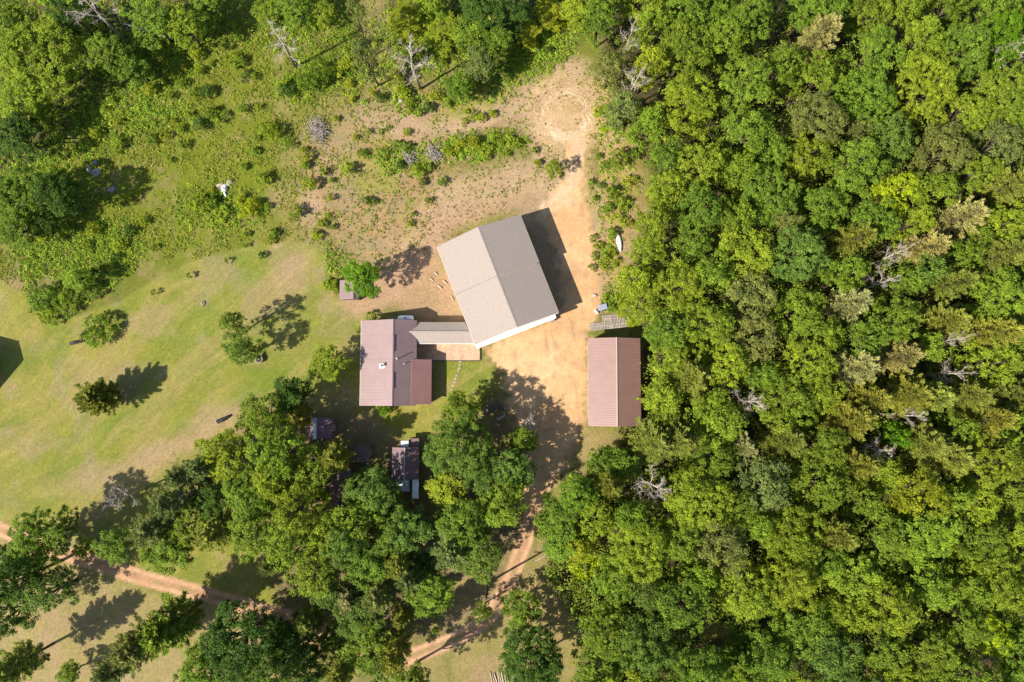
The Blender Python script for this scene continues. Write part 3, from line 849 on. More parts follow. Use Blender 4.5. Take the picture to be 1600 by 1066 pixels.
def house():
    ze, zr, ze2 = 2.55, 4.35, 2.75
    a, b = P(564.5, 501, ze), P(564.5, 634, ze)
    x0 = a.x
    y1, y0 = a.y, b.y
    xr = P(613.5, 560, zr).x
    x1 = P(651, 540, ze2).x
    ox, oy = (x0 + x1) / 2, (y0 + y1) / 2
    t = thing('house', 'house with maroon ribbed metal roof and lower side roof, beside the big barn', 'house', (ox, oy, 0))
    x0, x1, xr, y0, y1 = x0 - ox, x1 - ox, xr - ox, y0 - oy, y1 - oy
    metal_gable(t, x0, x1, xr, y0, y1, ze, zr, ze2, M['maroon'], M['wall_tan'])
    f = MB(); f.box(x0 - .03, x0 - .005, y0, y1, ze - .2, ze + .005); f.build('fascia', M['trim_white'], t)
    for py in (537, 595):
        p = P(613, py, zr)
        m = MB()
        m.box(xr - .02, xr + .15, p.y - oy - 1.1, p.y - oy + 1.1, zr - .04, zr + .10)
        m.build('ridge_vent', M['maroon_dark'], t)
    # lean-to roof on the east side, slightly redder
    pz = 2.05
    q0, q1 = P(674.5, 562, pz), P(674.5, 632, pz)
    qx, qy1, qy0 = q0.x - ox, q0.y - oy, q1.y - oy
    kx = P(643, 590, 2.95).x - ox
    kz = zr - (zr - ze2) * (kx - xr) / (x1 - xr) + .07
    slab(t, 'lower_roof_deck', (qx, qy0, pz), (qx, qy1, pz), (kx, qy1, kz), (kx, qy0, kz), .08, M['wall_tan'], .012)
    roof_panels(t, (qx, qy0, pz), (qx, qy1, pz), (kx, qy1, kz), (kx, qy0, kz), .92, M['maroon_red'], 'lower_roof_panel')
    x2 = x1 - .31
    xe = qx - .3
    zx = pz + (kz - pz) * .3 / (qx - kx) - .12
    zk = pz + (kz - pz) * (qx - x2) / (qx - kx) - .12
    wall_poly(t, 'wall', [(xe, qy0 + .2, -.1), (xe, qy1 - .2, -.1), (xe, qy1 - .2, zx), (xe, qy0 + .2, zx)], .12, M['wall_tan'])
    wall_poly(t, 'wall', [(xe - .121, qy1 - .2, -.1), (x2 + .01, qy1 - .2, -.1), (x2 + .01, qy1 - .2, zk), (xe - .121, qy1 - .2, zx)], .12, M['wall_tan'])
    wall_poly(t, 'wall', [(x2 + .01, qy0 + .2, -.1), (xe - .121, qy0 + .2, -.1), (xe - .121, qy0 + .2, zx), (x2 + .01, qy0 + .2, zk)], .12, M['wall_tan'])
    # flue and vent pipes
    def onroof(px, py):
        z = 3.6
        for _ in range(4):
            p = P(px, py, z)
            x = p.x - ox
            z = zr - ((xr - x) * (zr - ze) / (xr - x0) if x < xr else (x - xr) * (zr - ze2) / (x1 - xr))
        return x, p.y - oy, z
    x, y, z = onroof(597, 572)
    m = MB(); m.box(x - .34, x + .34, y - .3, y + .3, z - .2, z + .16)
    fl = m.build('flashing', M['trim_white'], t)
    m = MB(); m.tube([(x, y, z), (x, y, z + .75)], [.12, .12], 10); ch = m.build('flue_pipe', M['galv'], t)
    m = MB(); m.tube([(x, y, z + .80), (x, y, z + .98)], [.24, .05], 10); m.build('cap', M['galv'], ch)
    for px, py, h, r in ((621.5, 561, 1.0, .075), (632, 569, .45, .055)):
        x, y, z = onroof(px, py)
        m = MB(); m.tube([(x, y, z - .1), (x, y, z + h)], [r, r], 8); m.build('vent_pipe', M['trim_white'], t)
    # doors and windows of the visible sides
    for yy in (-3.5, 0.0, 3.5):
        m = MB(); m.box(x0 + .3 - .03, x0 + .3 - .002, yy - .5, yy + .5, .9, 1.95); w = m.build('window', M['trim_white'], t)
        m = MB(); m.box(x0 + .3 - .04, x0 + .3 - .031, yy - .42, yy + .42, .98, 1.87); m.build('pane', M['black'], w)
    return ox, oy
house()

# --- covered passage between house and barn
def passage():
    ze, zr = 2.35, 3.25
    n = P(690, 503.5, ze).y; s = P(690, 537, ze).y
    r = P(690, 518.5, zr).y
    xw, xe = P(651, 520, ze).x, P(738, 520, ze).x
    xpt = P(636, 518.5, zr).x
    xs, xn = P(741, 537, ze).x, P(726, 503.5, ze).x
    xm = P(734, 518.5, zr).x
    t = thing('covered_passage', 'narrow grey shingled passage roof joining the maroon house to the barn', 'passage', ((xw + xe) / 2, r, 0))
    ox, oy = (xw + xe) / 2, r
    def L(x, y, z): return (x - ox, y - oy, z)
    slab(t, 'roof_slope', L(xw, s, ze), L(xs, s, ze), L(xm, r, zr), L(xpt, r, zr), .1, M['shingle_grey'])
    slab(t, 'roof_slope', L(xn, n, ze), L(xw, n, ze), L(xpt, r + .003, zr), L(xm, r + .003, zr), .1, M['shingle_grey'])
    m = MB(); m.bar(L(xpt, r, zr + .02), L(xm, r, zr + .02), .22, .04); m.build('ridge_cap', M['shingle_grey'], t)
    m = MB(); m.box(xw - ox, xs - ox, s - oy - .04, s - oy - .004, ze - .16, ze - .01); m.build('fascia', M['trim_white'], t)
    wall_poly(t, 'wall', [L(xw + .1, s + .3, -.1), L(xs - .4, s + .3, -.1), L(xs - .4, s + .3, ze), L(xw + .1, s + .3, ze)], .1, M['wall_tan'])
    wall_poly(t, 'wall', [L(xn, n - .3, -.1), L(xw + .1, n - .3, -.1), L(xw + .1, n - .3, ze), L(xn, n - .3, ze)], .1, M['wall_tan'])
passage()

# --- long pole shed
def long_shed():
    ze, zr = 2.9, 4.15
    a, b = P(918.5, 528.5, ze), P(918.5, 666, ze)
    x0, y1, y0 = a.x, a.y, b.y
    x1 = P(1001, 597, ze).x
    xr = P(964, 597, zr).x
    ox, oy = (x0 + x1) / 2, (y0 + y1) / 2
    t = thing('long_shed', 'long shed with rose-brown ribbed metal roof at the edge of the forest', 'shed', (ox, oy, 0), math.radians(-.2))
    x0, x1, xr, y0, y1 = x0 - ox, x1 - ox, xr - ox, y0 - oy, y1 - oy
    metal_gable(t, x0, x1, xr, y0, y1, ze, zr, ze, M['maroon_long'], M['wall_tan'], .92, True, .25)
    m = MB(); m.bar((xr, y0 - .01, zr + .055), (xr, y1 + .01, zr + .055), .08, .03); m.build('ridge_strip', M['trim_cream'], t)
    for y in (y0 + 2.4, 0.0, y1 - 2.4):
        m = MB(); m.box(x0 + .25 - .03, x0 + .25 - .003, y - 1.4, y + 1.4, 0, 2.5); d = m.build('bay_door', M['wall_tan'], t)
        m = MB(); m.box(x0 + .18, x0 + .218, y - .15, y + .15, .9, 1.0); m.build('handle', M['black'], d)
long_shed()

# --- small outbuildings
def small_shed(px0, px1, pyt, pyb, pxr, ze, zr, name, label, roofm, wallm=None, w=.75, ze2=None):
    ze2 = ze if ze2 is None else ze2
    a, b = P(px0, pyt, ze), P(px1, pyb, ze2)
    x0, x1, y1, y0 = a.x, b.x, a.y, b.y
    xr = P(pxr, (pyt + pyb) / 2, zr).x
    ox, oy = (x0 + x1) / 2, (y0 + y1) / 2
    t = thing(name, label, 'shed', (ox, oy, 0))
    metal_gable(t, x0 - ox, x1 - ox, xr - ox, y0 - oy, y1 - oy, ze, zr, ze2, roofm, wallm or M['wall_wood'], w, True, .15)
    m = MB(); m.box(x1 - ox - .15 + .004, x1 - ox - .11, -.42, .42, 0, min(ze, ze2) - .15); d = m.build('door', M['greywood'], t)
    m = MB(); m.box(x1 - ox - .109, x1 - ox - .06, -.34, -.26, .9, 1.0); m.build('handle', M['black'], d)
    return t, x0 - ox, x1 - ox, xr - ox, y0 - oy, y1 - oy
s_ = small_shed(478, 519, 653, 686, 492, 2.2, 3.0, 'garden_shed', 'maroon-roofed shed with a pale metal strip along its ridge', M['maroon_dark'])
m = MB(); m.bar((s_[3], s_[4] - .03, 3.07), (s_[3], s_[5] + .03, 3.07), .5, .04); m.build('ridge_strip', M['galv'], s_[0])
small_shed(552, 577, 695, 722, 560, 2.0, 2.5, 'garden_shed', 'small dark brown roofed shed half hidden under a big leafy tree', plain('brown_roof_paint', (.13, .085, .075), .6, .25, 2, .1, .3))
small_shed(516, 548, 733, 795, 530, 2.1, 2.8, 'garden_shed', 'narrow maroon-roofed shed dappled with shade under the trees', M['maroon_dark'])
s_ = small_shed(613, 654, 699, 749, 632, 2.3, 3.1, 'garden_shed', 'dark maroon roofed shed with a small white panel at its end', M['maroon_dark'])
m = MB(); m.box(s_[1] + 1.1, s_[1] + 2.15, s_[5] + .05, s_[5] + .85, 1.9, 1.96); m.build('end_panel', M['galv'], s_[0])
m = MB(); m.box(s_[1] + 2.25, s_[1] + 3.5, s_[5] + .03, s_[5] + 1.15, 1.5, 1.58); m.build('end_roof', M['maroon_dark'], s_[0])
m = MB(); m.bar((s_[3], s_[4], 3.16), (s_[3], s_[5], 3.16), .16, .03); m.build('ridge_strip', M['greywood'], s_[0])
def open_bay(px0, px1, py0, py1, z, label, roofm):
    a, b = P(px0, py0, z), P(px1, py1, z)
    t = thing('lean_to', label, 'lean-to', ((a.x + b.x) / 2, (a.y + b.y) / 2, 0))
    hx, hy = (b.x - a.x) / 2, (a.y - b.y) / 2
    roof_panels(t, (-hx, -hy, z - .12), (-hx, hy, z - .12), (hx, hy, z + .1), (hx, -hy, z + .1), .7, roofm)
    for sx in (-1, 1):
        for sy in (-1, 1):
            m = MB(); m.box(sx * (hx - .1) - .05, sx * (hx - .1) + .05, sy * (hy - .1) - .05, sy * (hy - .1) + .05, -.1, z - .02 + .1 * sx - .05); m.build('post', M['greywood'], t)
open_bay(618, 640, 750, 768, 2.0, 'pale sheet-metal lean-to roof just south of the dark maroon shed', M['galv'])
open_bay(644, 654, 748, 779, 2.1, 'narrow white sheet-metal lean-to roof right beside a brown gap', M['white_plastic'])

s_ = small_shed(531, 560, 438, 468, 552, 2.0, 2.35, 'garden_shed', 'little maroon-roofed shed tucked under the round vivid green tree', M['maroon'], None, .7, 1.9)

def green_cabin():
    ze, zr = 3.2, 4.8
    p = P(-45, 588, 0)
    t = thing('cabin', 'dark green roofed building cut off by the left edge', 'cabin', (p.x, p.y, 0), math.radians(-38))
    metal_gable(t, -3.0, 3.0, 0, -3.2, 3.2, ze, zr, ze, M['green_roof'], M['wall_wood'], .9, True, .3)
green_cabin()

# --- patio
def patio():
    m, nt, b, out = mat('patio_pavers')
    pos = N(nt, 'ShaderNodeNewGeometry').outputs['Position']
    br = N(nt, 'ShaderNodeTexBrick'); br.inputs['Scale'].default_value = 1.0
    br.inputs['Brick Width'].default_value = .4; br.inputs['Row Height'].default_value = .2; br.inputs['Mortar Size'].default_value = .012
    br.inputs['Color1'].default_value = (.46, .29, .185, 1); br.inputs['Color2'].default_value = (.38, .24, .155, 1); br.inputs['Mortar'].default_value = (.24, .17, .11, 1)
    nt.links.new(pos, br.inputs['Vector'])
    nz = noise_node(nt, 1.5, 4, .6, pos)
    nt.links.new(mult(nt, br.outputs['Color'], maprange(nt, nz.outputs[0], .3, .7, .78, 1.22)), b.inputs['Base Color'])
    b.inputs['Roughness'].default_value = .9
    bp = N(nt, 'ShaderNodeBump'); bp.inputs['Strength'].default_value = .4; bp.inputs['Distance'].default_value = .02
    nt.links.new(br.outputs['Fac'], bp.inputs['Height']); bp.invert = True; nt.links.new(bp.outputs[0], b.inputs['Normal'])
    a, c = P(648, 530), P(749.5, 563)
    q = MB(); q.box(a.x, c.x, c.y, a.y, -.15, .09)
    o = tag(q.build('patio', m), kind='structure')
    q = MB(); q.box(c.x + .004, c.x + .12, c.y, P(750, 541).y, -.15, .2); q.box(a.x + 2.0, c.x, c.y - .13, c.y - .004, -.15, .11)
    q.build('edging', M['darkwood'], o)
patio()

# ------------------------------------------------------------------ small things
def rock_mesh(sx, sy, sz, seed, m):
    rng = np.random.default_rng(seed)
    b = MB()
    nu, nv = 12, 6
    ph0, am = rng.uniform(0, 6.28, 4), rng.uniform(.04, .13, 4)
    for j in range(nv):
        ph = math.pi / 2 * j / (nv - 1)
        for i in range(nu):
            th = 2 * math.pi * i / nu
            k = 1 + sum(am[q] * math.cos((q + 2) * th + ph0[q] + ph) for q in range(4))
            c = max(0.04, math.cos(ph) ** .55)
            b.v.append((math.cos(th) * c * sx * k, math.sin(th) * c * sy * k, (math.sin(ph) ** .8 * (1 + .25 * math.cos(th + ph0[0])) - .12) * sz))
    for j in range(nv - 1):
        for i in range(nu):
            b.f.append((j * nu + i, j * nu + (i + 1) % nu, (j + 1) * nu + (i + 1) % nu, (j + 1) * nu + i))
    b.f.append(tuple((nv - 1) * nu + i for i in range(nu)))
    return b.mesh('rock', m)
def rock(px, py, lx, ly, lz, rot, material, label, name='rock', cat='rock', group=None, seed=None, sink=0.0):
    p = P(px, py)
    o = link(name, rock_mesh(lx / 2, ly / 2, lz, seed or int(px * 7 + py), M[material]), None, (p.x, p.y, -sink))
    o.rotation_euler = (0, 0, math.radians(rot))
    return tag(o, label, cat, group)
# stepping stones north of the gap beside the house lawn
for i, (px, py) in enumerate(((719.5, 565), (718.5, 570), (718, 575.5), (716.5, 579.5), (714, 586.5), (712, 592), (710, 597.5), (708, 603), (706, 609))):
    rock(px, py, .42, .34, .07, 30 * i, 'rock_warm', ('pale stepping stone nearest the patio', 'second pale stepping stone from the patio', 'third pale stepping stone from the patio', 'fourth pale stepping stone from the patio', 'fifth pale stepping stone from the patio', 'sixth pale stepping stone from the patio', 'seventh pale stepping stone from the patio', 'eighth pale stepping stone from the patio', 'last pale stepping stone, farthest from the patio')[i],
         'stepping_stone', 'stepping stone', 'stepping stones leading to the patio')
for i, (px, py, l, w, r, lab) in enumerate(((681, 428, .75, .35, -40, 'northernmost pale split log on the grass west of the barn'), (674, 437, .8, .35, -35, 'westernmost pale split log on the grass by the barn'), (695, 441, 1.0, .35, -40, 'pale split log closest to the barn wall'),
                                           (687, 449, 1.05, .4, -38, 'southernmost pale split log on the grass west of the barn'), (707, 467, 1.3, .3, -60, 'pale log lying against the west wall of the barn'))):
    m = MB(); l *= .75
    m.tube([(-l / 2, 0, .13), (0, .03, .15), (l / 2, 0, .13)], [w * .22, w * .27, w * .2], 7)
    p = P(px, py)
    o = m.build('split_log', M['palewood'], None, False, (p.x, p.y, 0)); o.rotation_euler = (0, 0, math.radians(r))
    tag(o, lab, 'log', 'pale split logs beside the barn')
rock(345, 292, 1.3, 1.1, .35, 20, 'rock_warm', 'flat pinkish grey slab of rock left of the white stone', seed=5)
rock(359, 286, 1.15, .8, .4, 40, 'rock_warm', 'flat beige slab of rock upper right of the white stone', seed=9)
rock(351, 295, .75, 1.3, .55, -8, 'rock_white', 'bright white stone between two flat rock slabs in meadow', seed=12)
rock(352, 304, .3, .8, .3, 15, 'rock_white', 'thin white stone splinter below the bright white stone', seed=14)
rock(149, 255, .9, .6, .5, 40, 'rock', 'upper pale grey boulder of the shaded junk heap', seed=20)
rock(141, 265, .75, 1.1, .5, 10, 'rock', 'pale grey boulder at the left of the shaded junk heap', seed=22)
rock(151, 270, 1.3, 1.2, .4, 0, 'rock', 'broad dark grey boulder in the shaded junk heap', seed=23)
rock(175, 296, .9, 1.2, .4, -50, 'rock', 'blue-grey boulder alone in shade southeast of the junk heap', seed=25)
rock(626, 159, .7, .6, .5, 20, 'rock', 'small blue-grey boulder left of the tall bare tree', seed=31)
rock(318, 474, .7, .7, .35, 0, 'rock_warm', 'lone pale rock on the lawn northwest of the sparse trees', seed=33)
rock(1203, 182, 0.2, 0.2, .1, 0, 'rock', 'tiny grey rock on forest floor', seed=35) if False else None

def fire_ring():
    p = P(407, 562)
    t = thing('fire_barrel', 'squat rusty fire barrel with a pale rim on the lawn', 'fire barrel', (p.x, p.y, 0))
    m = MB(); m.tube([(0, 0, -.05), (0, 0, .2), (0, 0, .55)], [.46, .47, .46], 14); m.build('drum', M['rust'], t)
    m = MB(); m.tube([(.47 * math.cos(6.2832 * k / 16), .47 * math.sin(6.2832 * k / 16), .56) for k in range(17)], [.07] * 17, 6, False)
    m.build('rim', M['rock_warm'], t)
    m = MB(); m.tube([(0, 0, .5), (0, 0, .565)], [.36, .36], 12); m.build('ash', M['black'], t)
fire_ring()

def propane():
    p = P(633.5, 497.5, .8)
    t = thing('propane_tank', 'white propane tank lying beside the north wall of the house', 'gas tank', (p.x, p.y, 0))
    m = MB()
    xs = [-1.15, -1.1, -.95, -.75, .75, .95, 1.1, 1.15]; rs = [.05, .22, .36, .42, .42, .36, .22, .05]
    m.tube([(x, 0, .62) for x in xs], rs, 14)
    m.build('tank', M['white_plastic'], t, True)
    m = MB(); m.tube([(0, 0, 1.0), (0, 0, 1.2)], [.16, .14], 10); m.build('valve_cover', M['grey_plastic'], t)
    for x in (-.7, .7):
        m = MB(); m.box(x - .06, x + .06, -.3, .3, -.05, .28); m.build('foot', M['galv'], t)
propane()

def boat():
    p = P(968, 378, .4)
    t = thing('boat', 'white boat lying upside down against the forest edge', 'boat', (p.x, p.y, 0), math.radians(98))
    m = MB()
    n = 13
    Lh = 1.4
    rows = []
    for i in range(n):
        s = -1 + 2 * i / (n - 1)
        w = .36 * (1 - abs(s) ** 2.4) + .015
        h = .42 * (1 - .35 * abs(s) ** 2)
        rows.append([(s * Lh, -w, .06 + .12 * abs(s) ** 2), (s * Lh, -w * .85, h * .6), (s * Lh, -w * .35, h * .94), (s * Lh, 0, h), (s * Lh, w * .35, h * .94), (s * Lh, w * .85, h * .6), (s * Lh, w, .06 + .12 * abs(s) ** 2)])
    for r in rows: m.v += r
    for i in range(n - 1):
        for j in range(6):
            m.f.append((i * 7 + j, (i + 1) * 7 + j, (i + 1) * 7 + j + 1, i * 7 + j + 1))
    m.build('hull', M['white_plastic'], t, True)
    m = MB(); m.bar((-Lh * .9, 0, .37), (0, 0, .435), .05, .04); m.bar((0, 0, .435), (Lh * .9, 0, .37), .05, .04); m.build('keel', M['trim_white'], t)
    for s in (-1, 1):
        m = MB(); m.tube([(s * Lh * .55, s * .28, .1), (0, s * .37, .07), (-s * Lh * .55, s * .28, .1)], [.025] * 3, 5); m.build('gunwale', M['galv'], t)
boat()

def cart():
    p = P(941, 481)
    t = thing('utility_cart', 'blue-grey boxy utility cart at the edge of the dirt yard', 'cart', (p.x, p.y, 0), math.radians(14))
    m = MB(); m.hexa([(-.5, -.32, .35), (.5, -.32, .35), (.5, .32, .35), (-.5, .32, .35), (-.6, -.42, .85), (.6, -.42, .85), (.6, .42, .85), (-.6, .42, .85)]); m.build('tub', M['grey_plastic'], t)
    m = MB(); m.hexa([(-.62, -.44, .853), (.62, -.44, .853), (.62, .44, .853), (-.62, .44, .853), (-.55, -.38, .93), (.55, -.38, .93), (.55, .38, .93), (-.55, .38, .93)]); m.build('lid', M['grey_plastic'], t)
    for y in (-.5, .5):
        m = MB(); m.tube([(.1, y - .06, .3), (.1, y + .06, .3)], [.3, .3], 14); w = m.build('wheel', M['black'], t)
        m = MB(); m.tube([(.1, y - .065, .3), (.1, y + .065, .3)], [.14, .14], 10); m.build('rim', M['white_plastic'], w)
    m = MB(); m.bar((-.6, -.2, .6), (-1.1, -.2, .75), .05, .05); m.bar((-.6, .2, .6), (-1.1, .2, .75), .05, .05); m.bar((-1.1, -.25, .75), (-1.1, .25, .75), .05, .05); m.build('handle', M['galv'], t)
    for i, (px, py) in enumerate(((930, 486), (933, 489))):
        p = P(px, py)
        q = thing('jug', ('white plastic jug farther from the utility cart', 'white plastic jug nearer to the utility cart')[i], 'jug', (p.x, p.y, 0), .6 * i, 'white jugs beside the utility cart')
        m = MB(); m.tube([(0, 0, 0), (0, 0, .3), (0, 0, .38), (0, 0, .42)], [.17, .17, .08, .06], 10); m.build('body', M['white_plastic'], q)
        m = MB(); m.tube([(0, 0, .421), (0, 0, .46)], [.06, .06], 8); m.build('cap', M['grey_plastic'], q)
    p = P(929, 462)
    rock(929, 462, .7, .6, .25, 0, 'rock_warm', 'low sandy rock on the yard edge north of the cart', seed=41)
cart()

# --- pallets laid as a deck north of the long shed
def pallets():
    W = 1.1
    slat = MB(); slat.box(-.52, .52, -.05, .05, 0, .022); slat_me = slat.mesh('slat', M['greywood'])
    run = MB(); run.box(-.045, .045, -.53, .53, 0, .1); run_me = run.mesh('runner', M['greywood'])
    ORD = ('westernmost', 'second', 'third', 'fourth', 'fifth', 'easternmost')
    spots = [(927 + 11.6 * i, 511 - 1.2 * i, 'south', i, 5) for i in range(5)] + [(947 + 11.6 * i, 498.5 - 1.0 * i, 'north', i, 3) for i in range(3)]
    for px, py, row, i, n in spots:
        p = P(px, py)
        o = 'westernmost' if i == 0 else 'easternmost' if i == n - 1 else ORD[i] + ' from west'
        lab = f'weathered wooden pallet, {o} in the {row} row beside the long shed'
        t = thing('wooden_pallet', lab, 'pallet', (p.x, p.y, .06), math.radians(90 + 5 + random.uniform(-3, 3)), 'weathered pallets laid flat by the long shed')
        for x in (-.46, 0, .46):
            q = link('runner', run_me, t, (x, 0, 0))
        for k in range(6):
            q = link('slat', slat_me, t, (0, -.48 + .192 * k + random.uniform(-.01, .01), .1))
            q.rotation_euler = (0, 0, random.uniform(-.02, .02))
pallets()

# --- weathered timber hut by the driveway
def hut():
    p = P(774, 641)
    t = thing('timber_hut', 'collapsed weathered grey timber hut beside the shaded driveway', 'hut', (p.x, p.y, 0), math.radians(-8))
    for k in range(9):
        x = -.75 + .19 * k
        m = MB(); m.bar((x - 1.0, -.9 + .05 * k, .15 + .05 * (k % 3)), (x, 1.35 - .05 * k, 1.9 - .03 * k), .15, .03)
        m.build('plank', M['wall_wood'], t)
    for k in range(6):
        x = .25 + .17 * k
        m = MB(); m.bar((x + .45, .1 - .04 * k, .5), (x - .4, 1.45 - .12 * k, 1.86 - .04 * k), .14, .03); m.build('plank', M['wall_wood'], t)
    for x, y in ((-1.0, -.7), (1.0, -.6), (.0, 1.4), (1.1, .4)):
        m = MB(); m.box(x - .06, x + .06, y - .06, y + .06, -.1, 1.4); m.build('post', M['darkwood'], t)
    for i, (px, py, r, l) in enumerate(((788, 642, 80, .9), (783, 652.5, 32, 1.3))):
        q = P(px, py)
        m = MB(); m.box(-l / 2, l / 2, -.17, .17, .0, .06)
        o = m.build('board', M['greywood'], None, False, (q.x, q.y, .05)); o.rotation_euler = (0, 0, math.radians(r))
        tag(o, ('short grey board standing off the right side of the hut', 'grey board lying slantwise at the foot of the timber hut')[i], 'board', 'loose boards by the timber hut')
hut()

# --- utility pole
def pole():
    p = P(763, 910)
    t = thing('utility_pole', 'dark wooden utility pole standing beside the lower dirt drive', 'pole', (p.x, p.y, 0))
    m = MB(); m.tube([(0, 0, -.2), (0, 0, 4), (0, 0, 8.2)], [.17, .15, .12], 9); m.build('shaft', M['darkwood'], t)
    m = MB(); m.bar((-.8, .13, 7.7), (.8, .13, 7.7), .1, .12); m.build('crossarm', M['darkwood'], t)
    for x in (-.7, 0, .7):
        m = MB(); m.tube([(x, .13, 7.76), (x, .13, 7.92)], [.05, .04], 7); m.build('insulator', M['galv'], t)
pole()

# --- logs
def logs(px, py, n, L, r, rot, dx, material, adj, where, jit=6):
    base = P(px, py)
    a = math.radians(rot)
    ux, uy = -math.sin(a), math.cos(a)
    ords = ['first', 'second', 'third', 'fourth', 'fifth', 'sixth', 'seventh', 'eighth', 'ninth', 'tenth', 'eleventh', 'twelfth']
    for k in range(n):
        o = (k - (n - 1) / 2) * dx
        l = L * random.uniform(.8, 1.1)
        rr = r * random.uniform(.75, 1.2)
        b = random.uniform(-.05, .05)
        m = MB(); m.tube([(-l / 2, 0, rr), (0, b, rr * 1.02), (l / 2, 0, rr)], [rr, rr * .95, rr * .82], 7)
        sh = random.uniform(-.25, .25)
        q = m.build('log', M[material], None, False, (base.x + ux * o + math.cos(a) * sh, base.y + uy * o + math.sin(a) * sh, 0))
        q.rotation_euler = (0, 0, a + math.radians(random.uniform(-jit, jit)))
        tag(q, f'{adj} log, {ords[k]} from the {"south" if abs(uy) > .6 else "east"} in the {where}', 'log', f'logs of the {where}')
logs(908, 965, 6, 1.7, .12, 27, .30, 'darkwood', 'dark shaded', 'dark log pile beside forest edge')
logs(918, 988, 6, 2.0, .11, 22, .27, 'palewood', 'pale', 'sunlit pale log pile beside forest edge')
logs(788, 1062, 12, 2.2, .08, 100, .30, 'palewood', 'pale', 'log row at the bottom edge', 10)
def single_log(p0, p1, r, material, label, name='fallen_log'):
    a, b = P(*p0), P(*p1)
    mid = (a + b) / 2
    m = MB(); d = (b - a) / 2
    m.tube([-d + Vector((0, 0, r)), Vector((random.uniform(-.1, .1), random.uniform(-.1, .1), r * 1.1)), d + Vector((0, 0, r * .8))], [r, r * .9, r * .55], 7)
    tag(m.build(name, M[material], None, False, mid), label, 'log')
single_log((112, 537), (128, 534.5), .26, 'black', 'short dark log lying left of the round lawn bush')
single_log((341, 659), (359, 650), .32, 'black', 'thick dark log at the edge of the lower tree group')
single_log((195, 38), (262, 60), .13, 'deadwood', 'long grey fallen trunk below the bare tree, top left')
single_log((215, 30), (258, 45), .07, 'deadwood', 'thin grey fallen branch beside the long fallen trunk')
single_log((836, 877), (858, 866), .07, 'palewood', 'thin pale fallen branch in shade east of the drive')
single_log((1228, 187), (1248, 176), .22, 'palewood', 'pale cut log lying in a gap of the upper forest')
single_log((1196, 52), (1212, 40), .12, 'palewood', 'pale broken log near the brown fallen limbs')

def brush(px, py, rx, ry, label, n=46, seed=1, wood='brushwood'):
    rng = np.random.default_rng(seed)
    p = P(px, py)
    t = thing('brush_pile', label, 'brush pile', (p.x, p.y, 0))
    for half in range(5):
        m = MB()
        for k in range(n // 4):
            a = rng.uniform(0, 6.28); c = rng.normal(0, .38, 2) * (rx, ry)
            d = np.array([math.cos(a), math.sin(a), rng.uniform(-.05, .35)]) * rng.uniform(.4, 1.1)
            z = rng.uniform(.1, .8)
            m.tube([(c[0] - d[0], c[1] - d[1], max(.04, z - d[2])), (c[0], c[1], z + .08), (c[0] + d[0], c[1] + d[1], z + d[2])], [.05, .04, .015], 4, False)
        m.build('branch_layer', M[wood], t)
brush(498, 205, 1.5, 2.6, 'tall heap of grey cut branches in the meadow', 90, 3)
brush(678, 243, 1.4, 1.1, 'low grey heap of dead twigs among shrubs north of the barn', 50, 4)
brush(640, 250, 1.2, 1.2, 'smaller grey heap of dead twigs west of the twig heap', 40, 5)
brush(1200, 58, 2.0, 1.6, 'brown fallen limbs in a gap near the top of the forest', 70, 6, 'brownwood')

# ------------------------------------------------------------------ trees outside the closed forest
G1, G2, G3 = 'trees of the upper left wood', 'trees of the lower left grove', 'trees on the lawn and beside the buildings'
for a in ((55, 90, 62, 'auto', 'bright', 10.5), (15, 35, 40, 'auto', 'mid', 9), (168, 82, 34, 'auto', 'mid', 8), (232, 28, 40, 'auto', 'mid', 9), (285, 40, 30, 'auto', 'bright', 8), (205, 105, 26, 'auto', 'mid', 6),
          (28, 160, 36, 'auto', 'bright', 8), (22, 210, 38, 'auto', 'dark', 8), (70, 180, 22, 'auto', 'mid', 5), (25, 305, 44, 'auto', 'mid', 9), (88, 308, 34, 'auto', 'dark', 9), (20, 355, 34, 'auto', 'mid', 7), (60, 345, 22, 'auto', 'dark', 6),
          (105, 20, 30, 'auto', 'dark', 8), (320, 8, 26, 'auto', 'mid', 6),
          (118, 436, 20, 'auto', 'bright', 5)):
    tree(*a, group=G1)
tree(140, 14, 42, 'dead', 'bare', 12, G1)
tree(430, 58, 26, 'spike', 'bare', 13, 'dead trees standing in the meadow', 'tall pale leafless conifer standing in the upper meadow')
tree(645, 98, 40, 'dead', 'bare', 12, 'dead trees standing in the meadow', 'tall bare pale-trunked tree standing alone at the meadow top')
for a in ((572, 88, 24, 'sparse', 'grey', 12), (557, 30, 20, 'sparse', 'grey', 14), (640, 30, 36, 'auto', 'yellow', 5), (690, 45, 32, 'auto', 'yellow', 5), (668, 12, 28, 'auto', 'bright', 6), (735, 55, 28, 'auto', 'mid', 7), (758, 15, 40, 'auto', 'dark', 10),
          (745, 100, 26, 'auto', 'grey', 7), (718, 135, 22, 'auto', 'mid', 6), (800, 18, 30, 'auto', 'dark', 9), (780, 60, 24, 'auto', 'mid', 7), (420, 22, 22, 'auto', 'bright', 5), (455, 10, 30, 'auto', 'mid', 6), (500, 20, 22, 'auto', 'bright', 4),
          (770, 95, 20, 'auto', 'mid', 6), (860, 20, 26, 'auto', 'yellow', 4), (825, 50, 24, 'auto', 'yellow', 3.5), (900, 15, 24, 'auto', 'bright', 5)):
    tree(*a, group='trees along the upper meadow edge')
tree(563, 430, 29, 'mid', 'emerald', 8.5, G3, 'round vivid green tree beside the little maroon shed')
tree(510, 568, 29, 'mid', 'bright', 6.5, G3, 'green tree just west of the maroon-roofed house')
tree(362, 508, 22, 'sparse', 'blue', 8, G3, 'sparse bluish green tree, upper one of the lawn pair')
